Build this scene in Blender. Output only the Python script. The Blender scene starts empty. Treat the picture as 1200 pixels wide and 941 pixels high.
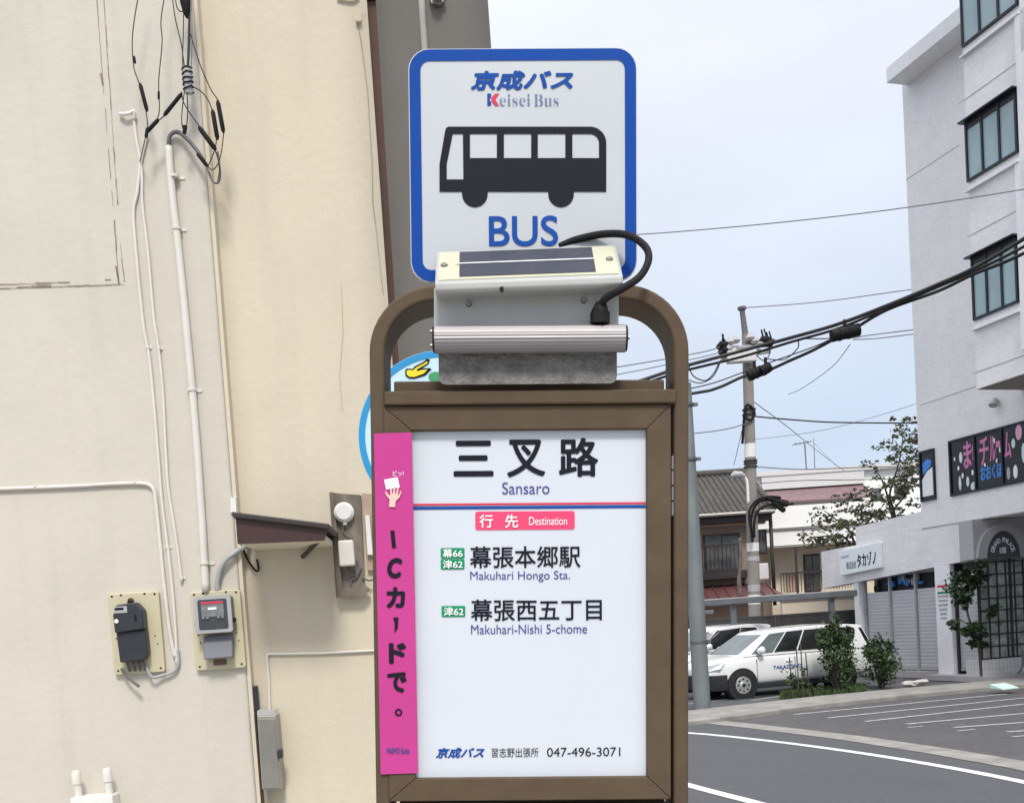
import bpy, math, random
from math import sin, cos, pi, radians, atan2, hypot
from mathutils import Matrix, Vector as V

C = bpy.context.scene.collection
SC = bpy.context.scene

# ------------------------------------------------------------------ camera
FPX, CX, CY = 1200.0, 600.0, 800.0           # focal length and principal point in photo pixels
PITCH, ROLL = radians(3.0), 0.066
CAM = V((0, 0, 1.8))
_f = V((0, cos(PITCH), -sin(PITCH))); _u0 = V((0, sin(PITCH), cos(PITCH))); _r0 = V((1, 0, 0))
_r = cos(ROLL)*_r0 - sin(ROLL)*_u0
_u = sin(ROLL)*_r0 + cos(ROLL)*_u0
cd = bpy.data.cameras.new('camera'); cam = bpy.data.objects.new('camera', cd); C.objects.link(cam)
cam.matrix_world = Matrix(((_r.x, _u.x, -_f.x, CAM.x), (_r.y, _u.y, -_f.y, CAM.y), (_r.z, _u.z, -_f.z, CAM.z), (0, 0, 0, 1)))
cd.sensor_width = 36; cd.lens = 36.0*FPX/1200; cd.shift_x = 0
cd.shift_y = (CY-470.5)/1200.0
cd.clip_start = 0.05; cd.clip_end = 3000
SC.camera = cam

# ------------------------------------------------------------------ world, sun, exposure
SUN = V((0.13, -1.0, 1.22)).normalized()
w = bpy.data.worlds.new('World'); SC.world = w; w.use_nodes = True
nt = w.node_tree; nt.nodes.clear()
N = nt.nodes.new; L = nt.links.new
out = N('ShaderNodeOutputWorld'); bg = N('ShaderNodeBackground'); bg.inputs[1].default_value = 0.1
sky = N('ShaderNodeTexSky'); sky.sky_type = 'NISHITA'; sky.sun_disc = False
sky.sun_elevation = math.asin(SUN.z); sky.sun_rotation = atan2(SUN.x, SUN.y)
sky.air_density = 1.0; sky.dust_density = 2.0
tc = N('ShaderNodeTexCoord'); sp = N('ShaderNodeSeparateXYZ'); L(tc.outputs['Generated'], sp.inputs[0])
ramp = N('ShaderNodeValToRGB'); L(sp.outputs[2], ramp.inputs[0])          # cloud deck: bluer and dimmer low down
e = ramp.color_ramp.elements
e[0].position = 0.0; e[0].color = (0.66, 0.745, 0.86, 1); e[1].position = 0.62; e[1].color = (1.06, 1.07, 1.13, 1)
x = e.new(0.14); x.color = (0.66, 0.775, 0.945, 1)
x = e.new(0.34); x.color = (0.83, 0.89, 1.0, 1)
ns = N('ShaderNodeTexNoise'); ns.inputs['Scale'].default_value = 2.2; ns.inputs['Detail'].default_value = 5
mp = N('ShaderNodeMapping'); mp.inputs['Scale'].default_value = (1, 1, 2.6); L(tc.outputs['Generated'], mp.inputs[0]); L(mp.outputs[0], ns.inputs['Vector'])
mr = N('ShaderNodeMapRange'); mr.inputs[1].default_value = 0.3; mr.inputs[2].default_value = 0.7; mr.inputs[3].default_value = 8.3; mr.inputs[4].default_value = 9.9
L(ns.outputs[0], mr.inputs[0])
zr_ = N('ShaderNodeMapRange'); zr_.inputs[1].default_value = 0.5; zr_.inputs[2].default_value = 1.0; zr_.inputs[3].default_value = 1.0; zr_.inputs[4].default_value = 2.3; L(sp.outputs[2], zr_.inputs[0])   # overcast: brightest overhead
mu = N('ShaderNodeMath'); mu.operation = 'MULTIPLY'; L(mr.outputs[0], mu.inputs[0]); L(zr_.outputs[0], mu.inputs[1])
vm = N('ShaderNodeVectorMath'); vm.operation = 'SCALE'; L(ramp.outputs[0], vm.inputs[0]); L(mu.outputs[0], vm.inputs['Scale'])
mx = N('ShaderNodeMix'); mx.data_type = 'RGBA'; mx.inputs[0].default_value = 0.88
L(sky.outputs[0], mx.inputs[6]); L(vm.outputs[0], mx.inputs[7])
L(mx.outputs[2], bg.inputs[0]); L(bg.outputs[0], out.inputs[0])
sl = bpy.data.lights.new('sun', 'SUN'); so = bpy.data.objects.new('sun', sl); C.objects.link(so)
sl.energy = 2.4; sl.angle = radians(12); sl.color = (1.0, 0.95, 0.87)
so.rotation_euler = SUN.to_track_quat('Z', 'Y').to_euler(); so.location = (6, -6, 14)
vs = SC.view_settings; vs.view_transform = 'Standard'; vs.look = 'None'; vs.exposure = 0.17; vs.gamma = 1.0; vs.use_curve_mapping = False
SC.display_settings.display_device = 'sRGB'

# ------------------------------------------------------------------ pixel rays to points in the place
def ray(px, py): return _f + _r*((px-CX)/FPX) + _u*((CY-py)/FPX)
def hitY(px, py, Y):
    d = ray(px, py); return CAM + d*(Y/d.y)
def hitG(px, py, z=0.0):
    d = ray(px, py); return CAM + d*((z-CAM.z)/d.z)
def frame(o, xa, ya, za=None):
    xa = V(xa).normalized(); ya = V(ya).normalized(); za = V(za) if za else xa.cross(ya)
    return Matrix(((xa.x, ya.x, za.x, o[0]), (xa.y, ya.y, za.y, o[1]), (xa.z, ya.z, za.z, o[2]), (0, 0, 0, 1)))
def fat(fr, px, py, y=0.0):                    # photo pixel -> frame coordinates on the frame's plane y
    n = V((fr[0][1], fr[1][1], fr[2][1])); P = fr @ V((0, y, 0)); d = ray(px, py)
    q = CAM + d*((P-CAM).dot(n)/d.dot(n)); return fr.inverted() @ q

# ------------------------------------------------------------------ materials
def srgb(c):
    return tuple((v/255/12.92 if v/255 <= 0.04045 else ((v/255+0.055)/1.055)**2.4) for v in c)
MATS = {}
def mat(name, col, rough=0.6, metal=0.0, var=0.12, scale=8.0, bump=0.0, bscale=60.0, col2=None, stain=None, sscale=1.2, samt=0.5, coat=0.0, spec=0.5, island=0.0, stretch=(1, 1, 1), trans=0.0, alpha=1.0, rvar=0.1, streak=0.0):
    if name in MATS: return MATS[name]
    m = bpy.data.materials.new(name); m.use_nodes = True; t = m.node_tree; b = t.nodes['Principled BSDF']
    N = t.nodes.new; L = t.links.new
    tc = N('ShaderNodeTexCoord'); mp = N('ShaderNodeMapping'); mp.inputs['Scale'].default_value = stretch; L(tc.outputs['Object'], mp.inputs[0])
    n1 = N('ShaderNodeTexNoise'); n1.inputs['Scale'].default_value = scale; n1.inputs['Detail'].default_value = 6; n1.inputs['Roughness'].default_value = 0.62; L(mp.outputs[0], n1.inputs['Vector'])
    rm = N('ShaderNodeValToRGB'); L(n1.outputs[0], rm.inputs[0])
    c2 = col2 or tuple(v*(1-var*1.6) for v in col)
    hi = tuple(min(1, v*(1+var*0.6)) for v in col)
    rm.color_ramp.elements[0].position = 0.3; rm.color_ramp.elements[0].color = (*c2, 1)
    rm.color_ramp.elements[1].position = 0.66; rm.color_ramp.elements[1].color = (*hi, 1)
    src = rm.outputs[0]
    if stain:
        n2 = N('ShaderNodeTexNoise'); n2.inputs['Scale'].default_value = sscale; n2.inputs['Detail'].default_value = 8; n2.inputs['Roughness'].default_value = 0.7; L(mp.outputs[0], n2.inputs['Vector'])
        r2 = N('ShaderNodeMapRange'); r2.inputs[1].default_value = 0.48; r2.inputs[2].default_value = 0.75; r2.inputs[3].default_value = 0; r2.inputs[4].default_value = samt; L(n2.outputs[0], r2.inputs[0])
        mx = N('ShaderNodeMix'); mx.data_type = 'RGBA'; L(r2.outputs[0], mx.inputs[0]); L(src, mx.inputs[6]); mx.inputs[7].default_value = (*stain, 1); src = mx.outputs[2]
    if streak:
        m2 = N('ShaderNodeMapping'); m2.inputs['Scale'].default_value = (5.0, 5.0, 0.35); L(tc.outputs['Object'], m2.inputs[0])
        n3 = N('ShaderNodeTexNoise'); n3.inputs['Scale'].default_value = 1.6; n3.inputs['Detail'].default_value = 7; n3.inputs['Roughness'].default_value = 0.65; L(m2.outputs[0], n3.inputs['Vector'])
        r5 = N('ShaderNodeMapRange'); r5.inputs[1].default_value = 0.5; r5.inputs[2].default_value = 0.78; r5.inputs[3].default_value = 0; r5.inputs[4].default_value = streak; L(n3.outputs[0], r5.inputs[0])
        mx = N('ShaderNodeMix'); mx.data_type = 'RGBA'; L(r5.outputs[0], mx.inputs[0]); L(src, mx.inputs[6]); mx.inputs[7].default_value = (*(v*0.62 for v in col), 1); src = mx.outputs[2]
    if island > 0:
        g = N('ShaderNodeNewGeometry'); r3 = N('ShaderNodeMapRange'); L(g.outputs['Random Per Island'], r3.inputs[0]); r3.inputs[3].default_value = 1-island; r3.inputs[4].default_value = 1+island
        vm = N('ShaderNodeVectorMath'); vm.operation = 'SCALE'; L(src, vm.inputs[0]); L(r3.outputs[0], vm.inputs['Scale']); src = vm.outputs[0]
    L(src, b.inputs['Base Color'])
    r4 = N('ShaderNodeMapRange'); L(n1.outputs[0], r4.inputs[0]); r4.inputs[3].default_value = max(0.02, rough-rvar); r4.inputs[4].default_value = min(1, rough+rvar); L(r4.outputs[0], b.inputs['Roughness'])
    b.inputs['Metallic'].default_value = metal; b.inputs['Specular IOR Level'].default_value = spec
    if coat: b.inputs['Coat Weight'].default_value = coat; b.inputs['Coat Roughness'].default_value = 0.06
    if trans: b.inputs['Transmission Weight'].default_value = trans
    if bump:
        nb = N('ShaderNodeTexNoise'); nb.inputs['Scale'].default_value = bscale; nb.inputs['Detail'].default_value = 5; L(mp.outputs[0], nb.inputs['Vector'])
        bp = N('ShaderNodeBump'); bp.inputs['Strength'].default_value = bump; bp.inputs['Distance'].default_value = 0.01; L(nb.outputs[0], bp.inputs['Height']); L(bp.outputs[0], b.inputs['Normal'])
    MATS[name] = m; return m
def tile_mat(name, col, joint, bw=0.1, bh=0.05, vert=False, var=0.06):
    m = mat(name, col, 0.45, var=var*0.6, scale=1.3, streak=0.12); t = m.node_tree; b = t.nodes['Principled BSDF']; N = t.nodes.new; L = t.links.new
    tc = N('ShaderNodeTexCoord'); s = N('ShaderNodeSeparateXYZ'); c = N('ShaderNodeCombineXYZ'); L(tc.outputs['Object'], s.inputs[0])
    ad = N('ShaderNodeMath'); L(s.outputs[0], ad.inputs[0]); L(s.outputs[1], ad.inputs[1]); L(ad.outputs[0], c.inputs[0]); L(s.outputs[2], c.inputs[1])
    br = N('ShaderNodeTexBrick'); br.offset = 0 if vert else 0.5; br.inputs['Scale'].default_value = 1; br.inputs['Brick Width'].default_value = bw; br.inputs['Row Height'].default_value = bh
    br.inputs['Mortar Size'].default_value = 0.006; br.inputs['Color1'].default_value = (1, 1, 1, 1); br.inputs['Color2'].default_value = (0.9, 0.9, 0.91, 1); br.inputs['Mortar'].default_value = (*joint, 1)
    L(c.outputs[0], br.inputs['Vector'])
    src = b.inputs['Base Color'].links[0].from_socket
    mx = N('ShaderNodeMix'); mx.data_type = 'RGBA'; mx.blend_type = 'MULTIPLY'; mx.inputs[0].default_value = 1; L(src, mx.inputs[6]); L(br.outputs[0], mx.inputs[7]); L(mx.outputs[2], b.inputs['Base Color'])
    return m
def s_(r, g, b): return srgb((r, g, b))
M = dict(
    plaster=mat('cool_plaster', (0.575, 0.54, 0.47), 0.9, var=0.04, scale=2.0, bump=0.22, bscale=26, stain=(0.49, 0.455, 0.39), sscale=1.1, samt=0.35, streak=0.24),
    cream=mat('cream_plaster', (0.635, 0.57, 0.45), 0.9, var=0.03, scale=2.2, bump=0.2, bscale=30, stain=(0.58, 0.505, 0.38), sscale=1.4, samt=0.35, streak=0.2),
    bronze=mat('bronze_paint', (0.100, 0.071, 0.046), 0.6, 0.0, spec=0.14, var=0.10, scale=14, bump=0.05, bscale=260, stain=(0.17, 0.135, 0.10), sscale=9, samt=0.15, streak=0.12),
    dark=mat('dark_gap', (0.02, 0.017, 0.014), 0.6, spec=0.12),
    signwhite=mat('sign_white', (0.475, 0.505, 0.535), 0.35, var=0.02, scale=3, stain=(0.48, 0.51, 0.54), sscale=5, samt=0.25),
    paper=mat('panel_white', (0.59, 0.625, 0.68), 0.25, var=0.015, scale=4),
    blue=mat('sign_blue', (0.004, 0.058, 0.31), 0.6, var=0.06, scale=6, spec=0.12),
    inkblue=mat('ink_blue', (0.008, 0.065, 0.31), 0.6, var=0.04, spec=0.12),
    inknavy=mat('ink_navy', (0.07, 0.07, 0.26), 0.6, var=0.04, spec=0.12),
    ink=mat('ink_black', (0.012, 0.012, 0.02), 0.6, var=0.05, spec=0.12),
    inkred=mat('ink_red', (0.60, 0.05, 0.10), 0.6, var=0.04, spec=0.12),
    badge=mat('badge_red', (0.80, 0.07, 0.17), 0.6, var=0.03, spec=0.12),
    green=mat('badge_green', (0.01, 0.26, 0.115), 0.6, var=0.03, spec=0.12),
    pink=mat('strip_pink', (0.50, 0.055, 0.25), 0.38, var=0.04, scale=5, spec=0.12),
    letterwhite=mat('letter_white', (0.85, 0.85, 0.86), 0.4, var=0.02),
    lampwhite=mat('lamp_white', (0.42, 0.425, 0.415), 0.35, var=0.05, scale=12, stain=(0.45, 0.45, 0.43), sscale=9, samt=0.35),
    lampcream=mat('lamp_cream', (0.50, 0.50, 0.37), 0.4, var=0.04),
    solar=mat('solar_cell', (0.022, 0.026, 0.05), 0.5, var=0.3, scale=120),
    alu=mat('brushed_aluminium', (0.27, 0.255, 0.262), 0.45, 0.7, var=0.06, scale=30, stretch=(0.5, 8, 8)),
    galv=mat('galvanised_plate', (0.21, 0.205, 0.195), 0.7, 0.3, var=0.3, scale=40, bump=0.5, bscale=160, stain=(0.11, 0.105, 0.095), sscale=14, samt=0.8),
    rubber=mat('black_rubber', (0.016, 0.016, 0.017), 0.6, var=0.1, spec=0.12),
    steel=mat('screw_steel', (0.3, 0.29, 0.26), 0.4, 0.8, var=0.25, scale=200),
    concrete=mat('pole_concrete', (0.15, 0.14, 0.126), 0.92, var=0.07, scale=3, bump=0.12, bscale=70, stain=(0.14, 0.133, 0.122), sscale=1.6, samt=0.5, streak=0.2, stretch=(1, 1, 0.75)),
    lightconcrete=mat('light_concrete', (0.40, 0.395, 0.37), 0.9, var=0.14, scale=3, bump=0.3, bscale=60, stain=(0.25, 0.245, 0.23), sscale=1.5, samt=0.6),
    kerbcon=mat('kerb_concrete', (0.29, 0.28, 0.26), 0.9, var=0.2, scale=2.5, bump=0.4, bscale=60, stain=(0.16, 0.155, 0.145), sscale=1.8, samt=0.8),
    asphalt=mat('asphalt', (0.082, 0.085, 0.092), 0.9, var=0.12, scale=14, bump=0.4, bscale=200, stain=(0.064, 0.066, 0.072), sscale=0.5, samt=0.8),
    asphalt_lot=mat('asphalt_lot', (0.086, 0.084, 0.088), 0.92, var=0.2, scale=7, bump=0.4, bscale=160, stain=(0.112, 0.109, 0.107), sscale=0.8, samt=0.7),
    roadpaint=mat('road_paint', (0.70, 0.71, 0.72), 0.7, var=0.12, scale=6, stain=(0.28, 0.28, 0.29), sscale=7, samt=0.9),
    wornpaint=mat('worn_paint', (0.46, 0.46, 0.47), 0.8, var=0.2, scale=10, stain=(0.16, 0.16, 0.165), sscale=9, samt=0.85),
    tile=tile_mat('facade_tile', (0.86, 0.845, 0.835), (0.93, 0.93, 0.93), 0.10, 0.05),
    bandtile=tile_mat('band_tile', (0.85, 0.84, 0.835), (0.86, 0.84, 0.84), 0.30, 0.075),
    plantertile=tile_mat('planter_tile', (0.68, 0.68, 0.68), (0.6, 0.6, 0.6), 0.10, 0.24, vert=True),
    trimgrey=mat('trim_grey', (0.42, 0.41, 0.42), 0.8, var=0.06, stain=(0.3, 0.3, 0.31), sscale=2, samt=0.4),
    trimwhite=mat('trim_white', (0.82, 0.82, 0.83), 0.7, var=0.05),
    winframe=mat('window_frame', (0.018, 0.022, 0.032), 0.4, 0.3),
    tealglass=mat('teal_glass', (0.34, 0.46, 0.485), 0.12, 0.0, var=0.1, scale=0.8, spec=0.6, stain=(0.27, 0.39, 0.42), sscale=0.7, samt=0.6),
    darkglass=mat('dark_glass', (0.018, 0.019, 0.021), 0.12, var=0.3, scale=4, spec=0.4),
    houseglass=mat('house_glass', (0.12, 0.125, 0.12), 0.15, var=0.4, scale=2.5),
    shutter=mat('shutter_grey', (0.50, 0.505, 0.52), 0.5, 0.0, var=0.06, scale=1.5),
    frosted=mat('glass_block', (0.36, 0.40, 0.38), 0.25, var=0.35, scale=5),
    brownmetal=mat('brown_metal', (0.055, 0.022, 0.022), 0.45, var=0.1),
    darkbrown=mat('dark_brown_trim', (0.035, 0.028, 0.028), 0.5, var=0.1),
    brownboard=mat('brown_board', (0.16, 0.095, 0.075), 0.8, var=0.12, stretch=(1, 1, 0.1)),
    weathered=mat('weathered_wood', (0.235, 0.20, 0.16), 0.95, var=0.35, scale=16, bump=0.6, bscale=40, stretch=(1, 1, 0.25), stain=(0.07, 0.06, 0.05), sscale=9, samt=0.7),
    pvc=mat('painted_conduit', (0.68, 0.655, 0.60), 0.55, var=0.04, stain=(0.5, 0.47, 0.42), sscale=6, samt=0.3),
    whiteplastic=mat('white_plastic', (0.74, 0.73, 0.70), 0.4, var=0.03),
    meterboard=mat('meter_board', (0.56, 0.51, 0.35), 0.55, var=0.08, scale=9, stain=(0.40, 0.34, 0.22), sscale=9, samt=0.4),
    navyplastic=mat('navy_plastic', (0.022, 0.026, 0.036), 0.45, var=0.1),
    greyplastic=mat('grey_plastic', (0.15, 0.16, 0.18), 0.5, var=0.08),
    lightgrey=mat('light_grey_plastic', (0.38, 0.39, 0.40), 0.45, var=0.08),
    clear=mat('meter_glass', (0.05, 0.055, 0.06), 0.08, var=0.1, spec=0.6),
    boxgrey=mat('box_grey', (0.30, 0.29, 0.26), 0.45, 0.2, var=0.06),
    crack=mat('crack_stain', (0.25, 0.215, 0.17), 0.95, var=0.3, scale=20),
    wire=mat('wire_black', (0.012, 0.012, 0.013), 0.6),
    wiregrey=mat('wire_grey', (0.13, 0.13, 0.135), 0.6),
    skyblue=mat('disc_blue', (0.02, 0.27, 0.56), 0.35, var=0.03),
    palecyan=mat('disc_pale', (0.52, 0.72, 0.84), 0.35, var=0.02),
    yellow=mat('disc_yellow', (0.80, 0.66, 0.02), 0.4, var=0.02),
    leafgreen=mat('disc_green', (0.05, 0.30, 0.12), 0.4),
    carwhite=mat('car_white', (0.78, 0.79, 0.80), 0.25, var=0.015, coat=0.8),
    carwhite2=mat('minivan_white', (0.76, 0.76, 0.77), 0.25, var=0.015, coat=0.8),
    carglass=mat('car_glass', (0.016, 0.018, 0.02), 0.06, var=0.1, spec=0.6),
    windscreen=mat('windscreen_glass', (0.12, 0.15, 0.155), 0.06, var=0.2, scale=2, spec=0.7),
    blackplastic=mat('black_plastic', (0.02, 0.021, 0.023), 0.55, var=0.1),
    tyre=mat('tyre', (0.015, 0.015, 0.015), 0.8),
    rim=mat('silver_rim', (0.52, 0.53, 0.54), 0.35, 0.6, var=0.06),
    headlamp=mat('headlamp_lens', (0.62, 0.65, 0.68), 0.1, spec=0.8),
    rooftile=mat('roof_tile', (0.082, 0.079, 0.071), 0.8, var=0.25, scale=6, stain=(0.125, 0.12, 0.10), sscale=2, samt=0.6, spec=0.2),
    redroof=mat('red_metal_roof', (0.13, 0.05, 0.05), 0.5, var=0.1),
    housewall=mat('house_wall', (0.30, 0.235, 0.19), 0.9, var=0.1, scale=2),
    housepink=mat('house_lower_wall', (0.58, 0.42, 0.32), 0.9, var=0.06, scale=2),
    beigewall=mat('beige_wall', (0.80, 0.70, 0.55), 0.9, var=0.05, scale=1.5),
    whitewall=mat('white_wall', (0.90, 0.90, 0.89), 0.85, var=0.03, scale=1.5),
    magenta=mat('awning_plum', (0.19, 0.12, 0.13), 0.7, var=0.15, scale=3),
    greywall=mat('pale_grey_wall', (0.62, 0.62, 0.61), 0.85, var=0.05),
    fence=mat('dark_fence', (0.036, 0.034, 0.034), 0.6, var=0.15),
    pipe=mat('galvanised_pipe', (0.16, 0.17, 0.18), 0.45, 0.5, var=0.12, scale=4),
    postgrey=mat('grey_post', (0.20, 0.225, 0.235), 0.6, 0.2, var=0.12, scale=3, stain=(0.12, 0.13, 0.135), sscale=2.5, samt=0.5, stretch=(1, 1, 0.3)),
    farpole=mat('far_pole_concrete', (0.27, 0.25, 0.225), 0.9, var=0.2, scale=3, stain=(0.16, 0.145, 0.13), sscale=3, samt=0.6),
    leaf=mat('shrub_leaf', (0.048, 0.085, 0.030), 0.55, var=0.25, scale=2.5, island=0.5, spec=0.3),
    leaf2=mat('tree_leaf', (0.15, 0.165, 0.085), 0.6, var=0.25, scale=1.5, island=0.5, spec=0.3),
    leaf3=mat('garden_leaf', (0.030, 0.055, 0.024), 0.5, var=0.25, scale=3, island=0.5, spec=0.3),
    grass=mat('grass_blade', (0.055, 0.095, 0.028), 0.7, var=0.3, scale=3, island=0.4),
    bark=mat('bark', (0.085, 0.068, 0.052), 0.95, var=0.3, scale=14, stretch=(1, 1, 0.2)),
    soil=mat('soil', (0.095, 0.08, 0.065), 1.0, var=0.3, scale=12, bump=0.6, bscale=50),
    papermint=mat('mint_board', (0.55, 0.75, 0.68), 0.5, var=0.03),
    stone=mat('pale_stone', (0.55, 0.53, 0.49), 0.9, var=0.15, scale=9, bump=0.5, bscale=30),
    posterpink=mat('cutout_pink', (0.62, 0.20, 0.40), 0.7, var=0.05), posterblue=mat('cutout_blue', (0.06, 0.26, 0.72), 0.7, var=0.05),
    posterpale=mat('cutout_pale', (0.62, 0.74, 0.74), 0.7, var=0.05), posterrose=mat('cutout_rose', (0.75, 0.42, 0.55), 0.7, var=0.05),
    curtain=mat('curtain_cloth', (0.42, 0.42, 0.40), 0.9, var=0.25, scale=5, stretch=(6, 6, 0.4)),
    interior=mat('dim_interior', (0.05, 0.052, 0.058), 0.8, var=0.5, scale=3),
)

# ------------------------------------------------------------------ object helpers
I4 = Matrix.Identity(4)
WM = {}
def tag(o, label=None, cat=None, group=None, kind=None):
    if label: o['label'] = label
    if cat: o['category'] = cat
    if group: o['group'] = group
    if kind: o['kind'] = kind
    return o
def thing(name, label, cat, m=I4, group=None):
    o = bpy.data.objects.new(name, None); C.objects.link(o); o.empty_display_size = 0.1
    if isinstance(m, V): m = Matrix.Translation(m)
    o.matrix_world = m; WM[o.name] = m.copy()
    return tag(o, label, cat, group)
class MB:
    def __init__(s, fr=I4): s.fr = fr; s.v = []; s.f = []; s.mi = []
    def add(s, vs, fs, mi=0):
        b = len(s.v); s.v += [V(q) for q in vs]; s.f += [tuple(b+i for i in f) for f in fs]; s.mi += [mi]*len(fs); return s
    def poly(s, pts, mi=0): return s.add(pts, [tuple(range(len(pts)))], mi)
    def box(s, x0, x1, y0, y1, z0, z1, mi=0):
        x0, x1 = min(x0, x1), max(x0, x1); y0, y1 = min(y0, y1), max(y0, y1); z0, z1 = min(z0, z1), max(z0, z1)
        return s.add([(x0,y0,z0),(x1,y0,z0),(x1,y1,z0),(x0,y1,z0),(x0,y0,z1),(x1,y0,z1),(x1,y1,z1),(x0,y1,z1)],
                     [(0,3,2,1),(4,5,6,7),(0,1,5,4),(1,2,6,5),(2,3,7,6),(3,0,4,7)], mi)
    def hexa(s, a, b, mi=0):                    # two quads (bottom/front and top/back loops)
        return s.add(list(a)+list(b), [(3,2,1,0),(4,5,6,7),(0,1,5,4),(1,2,6,5),(2,3,7,6),(3,0,4,7)], mi)
    def prism(s, pts, ext, mi=0):               # closed outline (3D points, one plane) pushed along ext
        n = len(pts); a = [V(q) for q in pts]; b = [q+V(ext) for q in a]
        return s.add(a+b, [tuple(range(n-1, -1, -1)), tuple(range(n, 2*n))]+[(i, (i+1) % n, n+(i+1) % n, n+i) for i in range(n)], mi)
    def xz(s, pts, y0, y1, mi=0):               # outline in x,z pushed from y0 to y1
        return s.prism([(x, y0, z) for x, z in pts], (0, y1-y0, 0), mi)
    def xy(s, pts, z0, z1, mi=0): return s.prism([(x, y, z0) for x, y in pts], (0, 0, z1-z0), mi)
    def tube(s, pts, r, n=8, mi=0, caps=True):
        P = [V(q) for q in pts]; R = r if isinstance(r, (list, tuple)) else [r]*len(P)
        T = []
        for i in range(len(P)):
            t = (P[min(i+1, len(P)-1)]-P[max(i-1, 0)])
            T.append(t.normalized() if t.length > 1e-9 else V((0, 0, 1)))
        a = T[0].orthogonal().normalized(); vs = []
        for i, q in enumerate(P):
            a = (a - T[i]*a.dot(T[i])); a = a.normalized() if a.length > 1e-6 else T[i].orthogonal().normalized()
            b = T[i].cross(a)
            for k in range(n):
                an = 2*pi*k/n; vs.append(q + (a*cos(an)+b*sin(an))*R[i])
        fs = []
        for i in range(len(P)-1):
            for k in range(n):
                k2 = (k+1) % n; fs.append((i*n+k, i*n+k2, (i+1)*n+k2, (i+1)*n+k))
        if caps: fs += [tuple(range(n-1, -1, -1)), tuple((len(P)-1)*n+k for k in range(n))]
        return s.add(vs, fs, mi)
    def cyl(s, p0, p1, r0, r1=None, n=16, mi=0): return s.tube([p0, p1], [r0, r0 if r1 is None else r1], n, mi)
    def build(s, name, ms, parent=None, smooth=False, bevel=0.0, seg=2, label=None, subsurf=0):
        ms = ms if isinstance(ms, (list, tuple)) else [ms]
        W = [s.fr @ q for q in s.v]
        if parent is not None: inv = WM[parent.name].inverted(); Wm = WM[parent.name]
        else:
            c = V((sum(q.x for q in W)/len(W), sum(q.y for q in W)/len(W), min(q.z for q in W))); Wm = Matrix.Translation(c); inv = Wm.inverted()
        me = bpy.data.meshes.new(name); me.from_pydata([inv @ q for q in W], [], s.f)
        for m in ms: me.materials.append(m)
        me.polygons.foreach_set('material_index', s.mi)
        if smooth is True: me.polygons.foreach_set('use_smooth', [True]*len(me.polygons))
        me.update()
        o = bpy.data.objects.new(name, me); C.objects.link(o); WM[o.name] = Wm.copy()
        if parent is not None: o.parent = parent
        else: o.matrix_world = Wm
        if bevel:
            b = o.modifiers.new('bevel', 'BEVEL'); b.width = bevel; b.segments = seg; b.limit_method = 'ANGLE'; b.angle_limit = radians(35)
        if subsurf:
            b = o.modifiers.new('subsurf', 'SUBSURF'); b.levels = subsurf; b.render_levels = subsurf
        if smooth == 'auto':
            me.polygons.foreach_set('use_smooth', [True]*len(me.polygons)); me.set_sharp_from_angle(angle=radians(38))
        if label: o['label'] = label
        return o
def catmull(P, n=8):
    P = [V(q) for q in P]; out = []
    for i in range(len(P)-1):
        a = P[max(i-1, 0)]; b = P[i]; c = P[i+1]; d = P[min(i+2, len(P)-1)]
        for k in range(n):
            t = k/n; out.append(0.5*((2*b)+(c-a)*t+(2*a-5*b+4*c-d)*t*t+(3*b-a-3*c+d)*t**3))
    out.append(P[-1]); return out
def rrect(x0, x1, z0, z1, r, n=6):
    x0, x1 = min(x0, x1), max(x0, x1); z0, z1 = min(z0, z1), max(z0, z1); P = []
    for cx, cz, a0 in ((x1-r, z1-r, 0), (x0+r, z1-r, 90), (x0+r, z0+r, 180), (x1-r, z0+r, 270)):
        for k in range(n+1):
            a = radians(a0+90*k/n); P.append((cx+r*cos(a), cz+r*sin(a)))
    return P
def _flat(curve_ob):
    dg = bpy.context.evaluated_depsgraph_get(); dg.update()
    me = bpy.data.meshes.new_from_object(curve_ob.evaluated_get(dg))
    V2 = [q.co.copy() for q in me.vertices]; F2 = [tuple(p.vertices) for p in me.polygons]
    cu = curve_ob.data; bpy.data.objects.remove(curve_ob); bpy.data.curves.remove(cu); bpy.data.meshes.remove(me)
    return V2, F2
def glyphs(body, bold=0.0, shear=0.0, ext=0.0, space=1.0, res=6):
    cu = bpy.data.curves.new('lettering', 'FONT'); cu.body = body; cu.offset = bold; cu.shear = shear; cu.space_character = space; cu.resolution_u = res
    o = bpy.data.objects.new('lettering', cu); C.objects.link(o); return _flat(o)
def shape(loops):                               # 2D outlines, even-odd filled
    cu = bpy.data.curves.new('shape', 'CURVE'); cu.dimensions = '2D'; cu.fill_mode = 'BOTH'
    for lp in loops:
        sp = cu.splines.new('POLY'); sp.points.add(len(lp)-1); sp.use_cyclic_u = True
        for p, (a, b) in zip(sp.points, lp): p.co = (a, b, 0, 1)
    o = bpy.data.objects.new('shape', cu); C.objects.link(o); return _flat(o)
def put_flat(mb, V2, F2, fn, mi=0):
    b = len(mb.v)
    vs = [fn(q) for q in V2]
    fs = []
    for f in F2:
        a, c, d = vs[f[0]], vs[f[1]], vs[f[2]]
        nn = (V(c)-V(a)).cross(V(d)-V(a))
        fs.append(f if nn.y <= 0 else tuple(reversed(f)))
    mb.add(vs, fs, mi)
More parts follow.
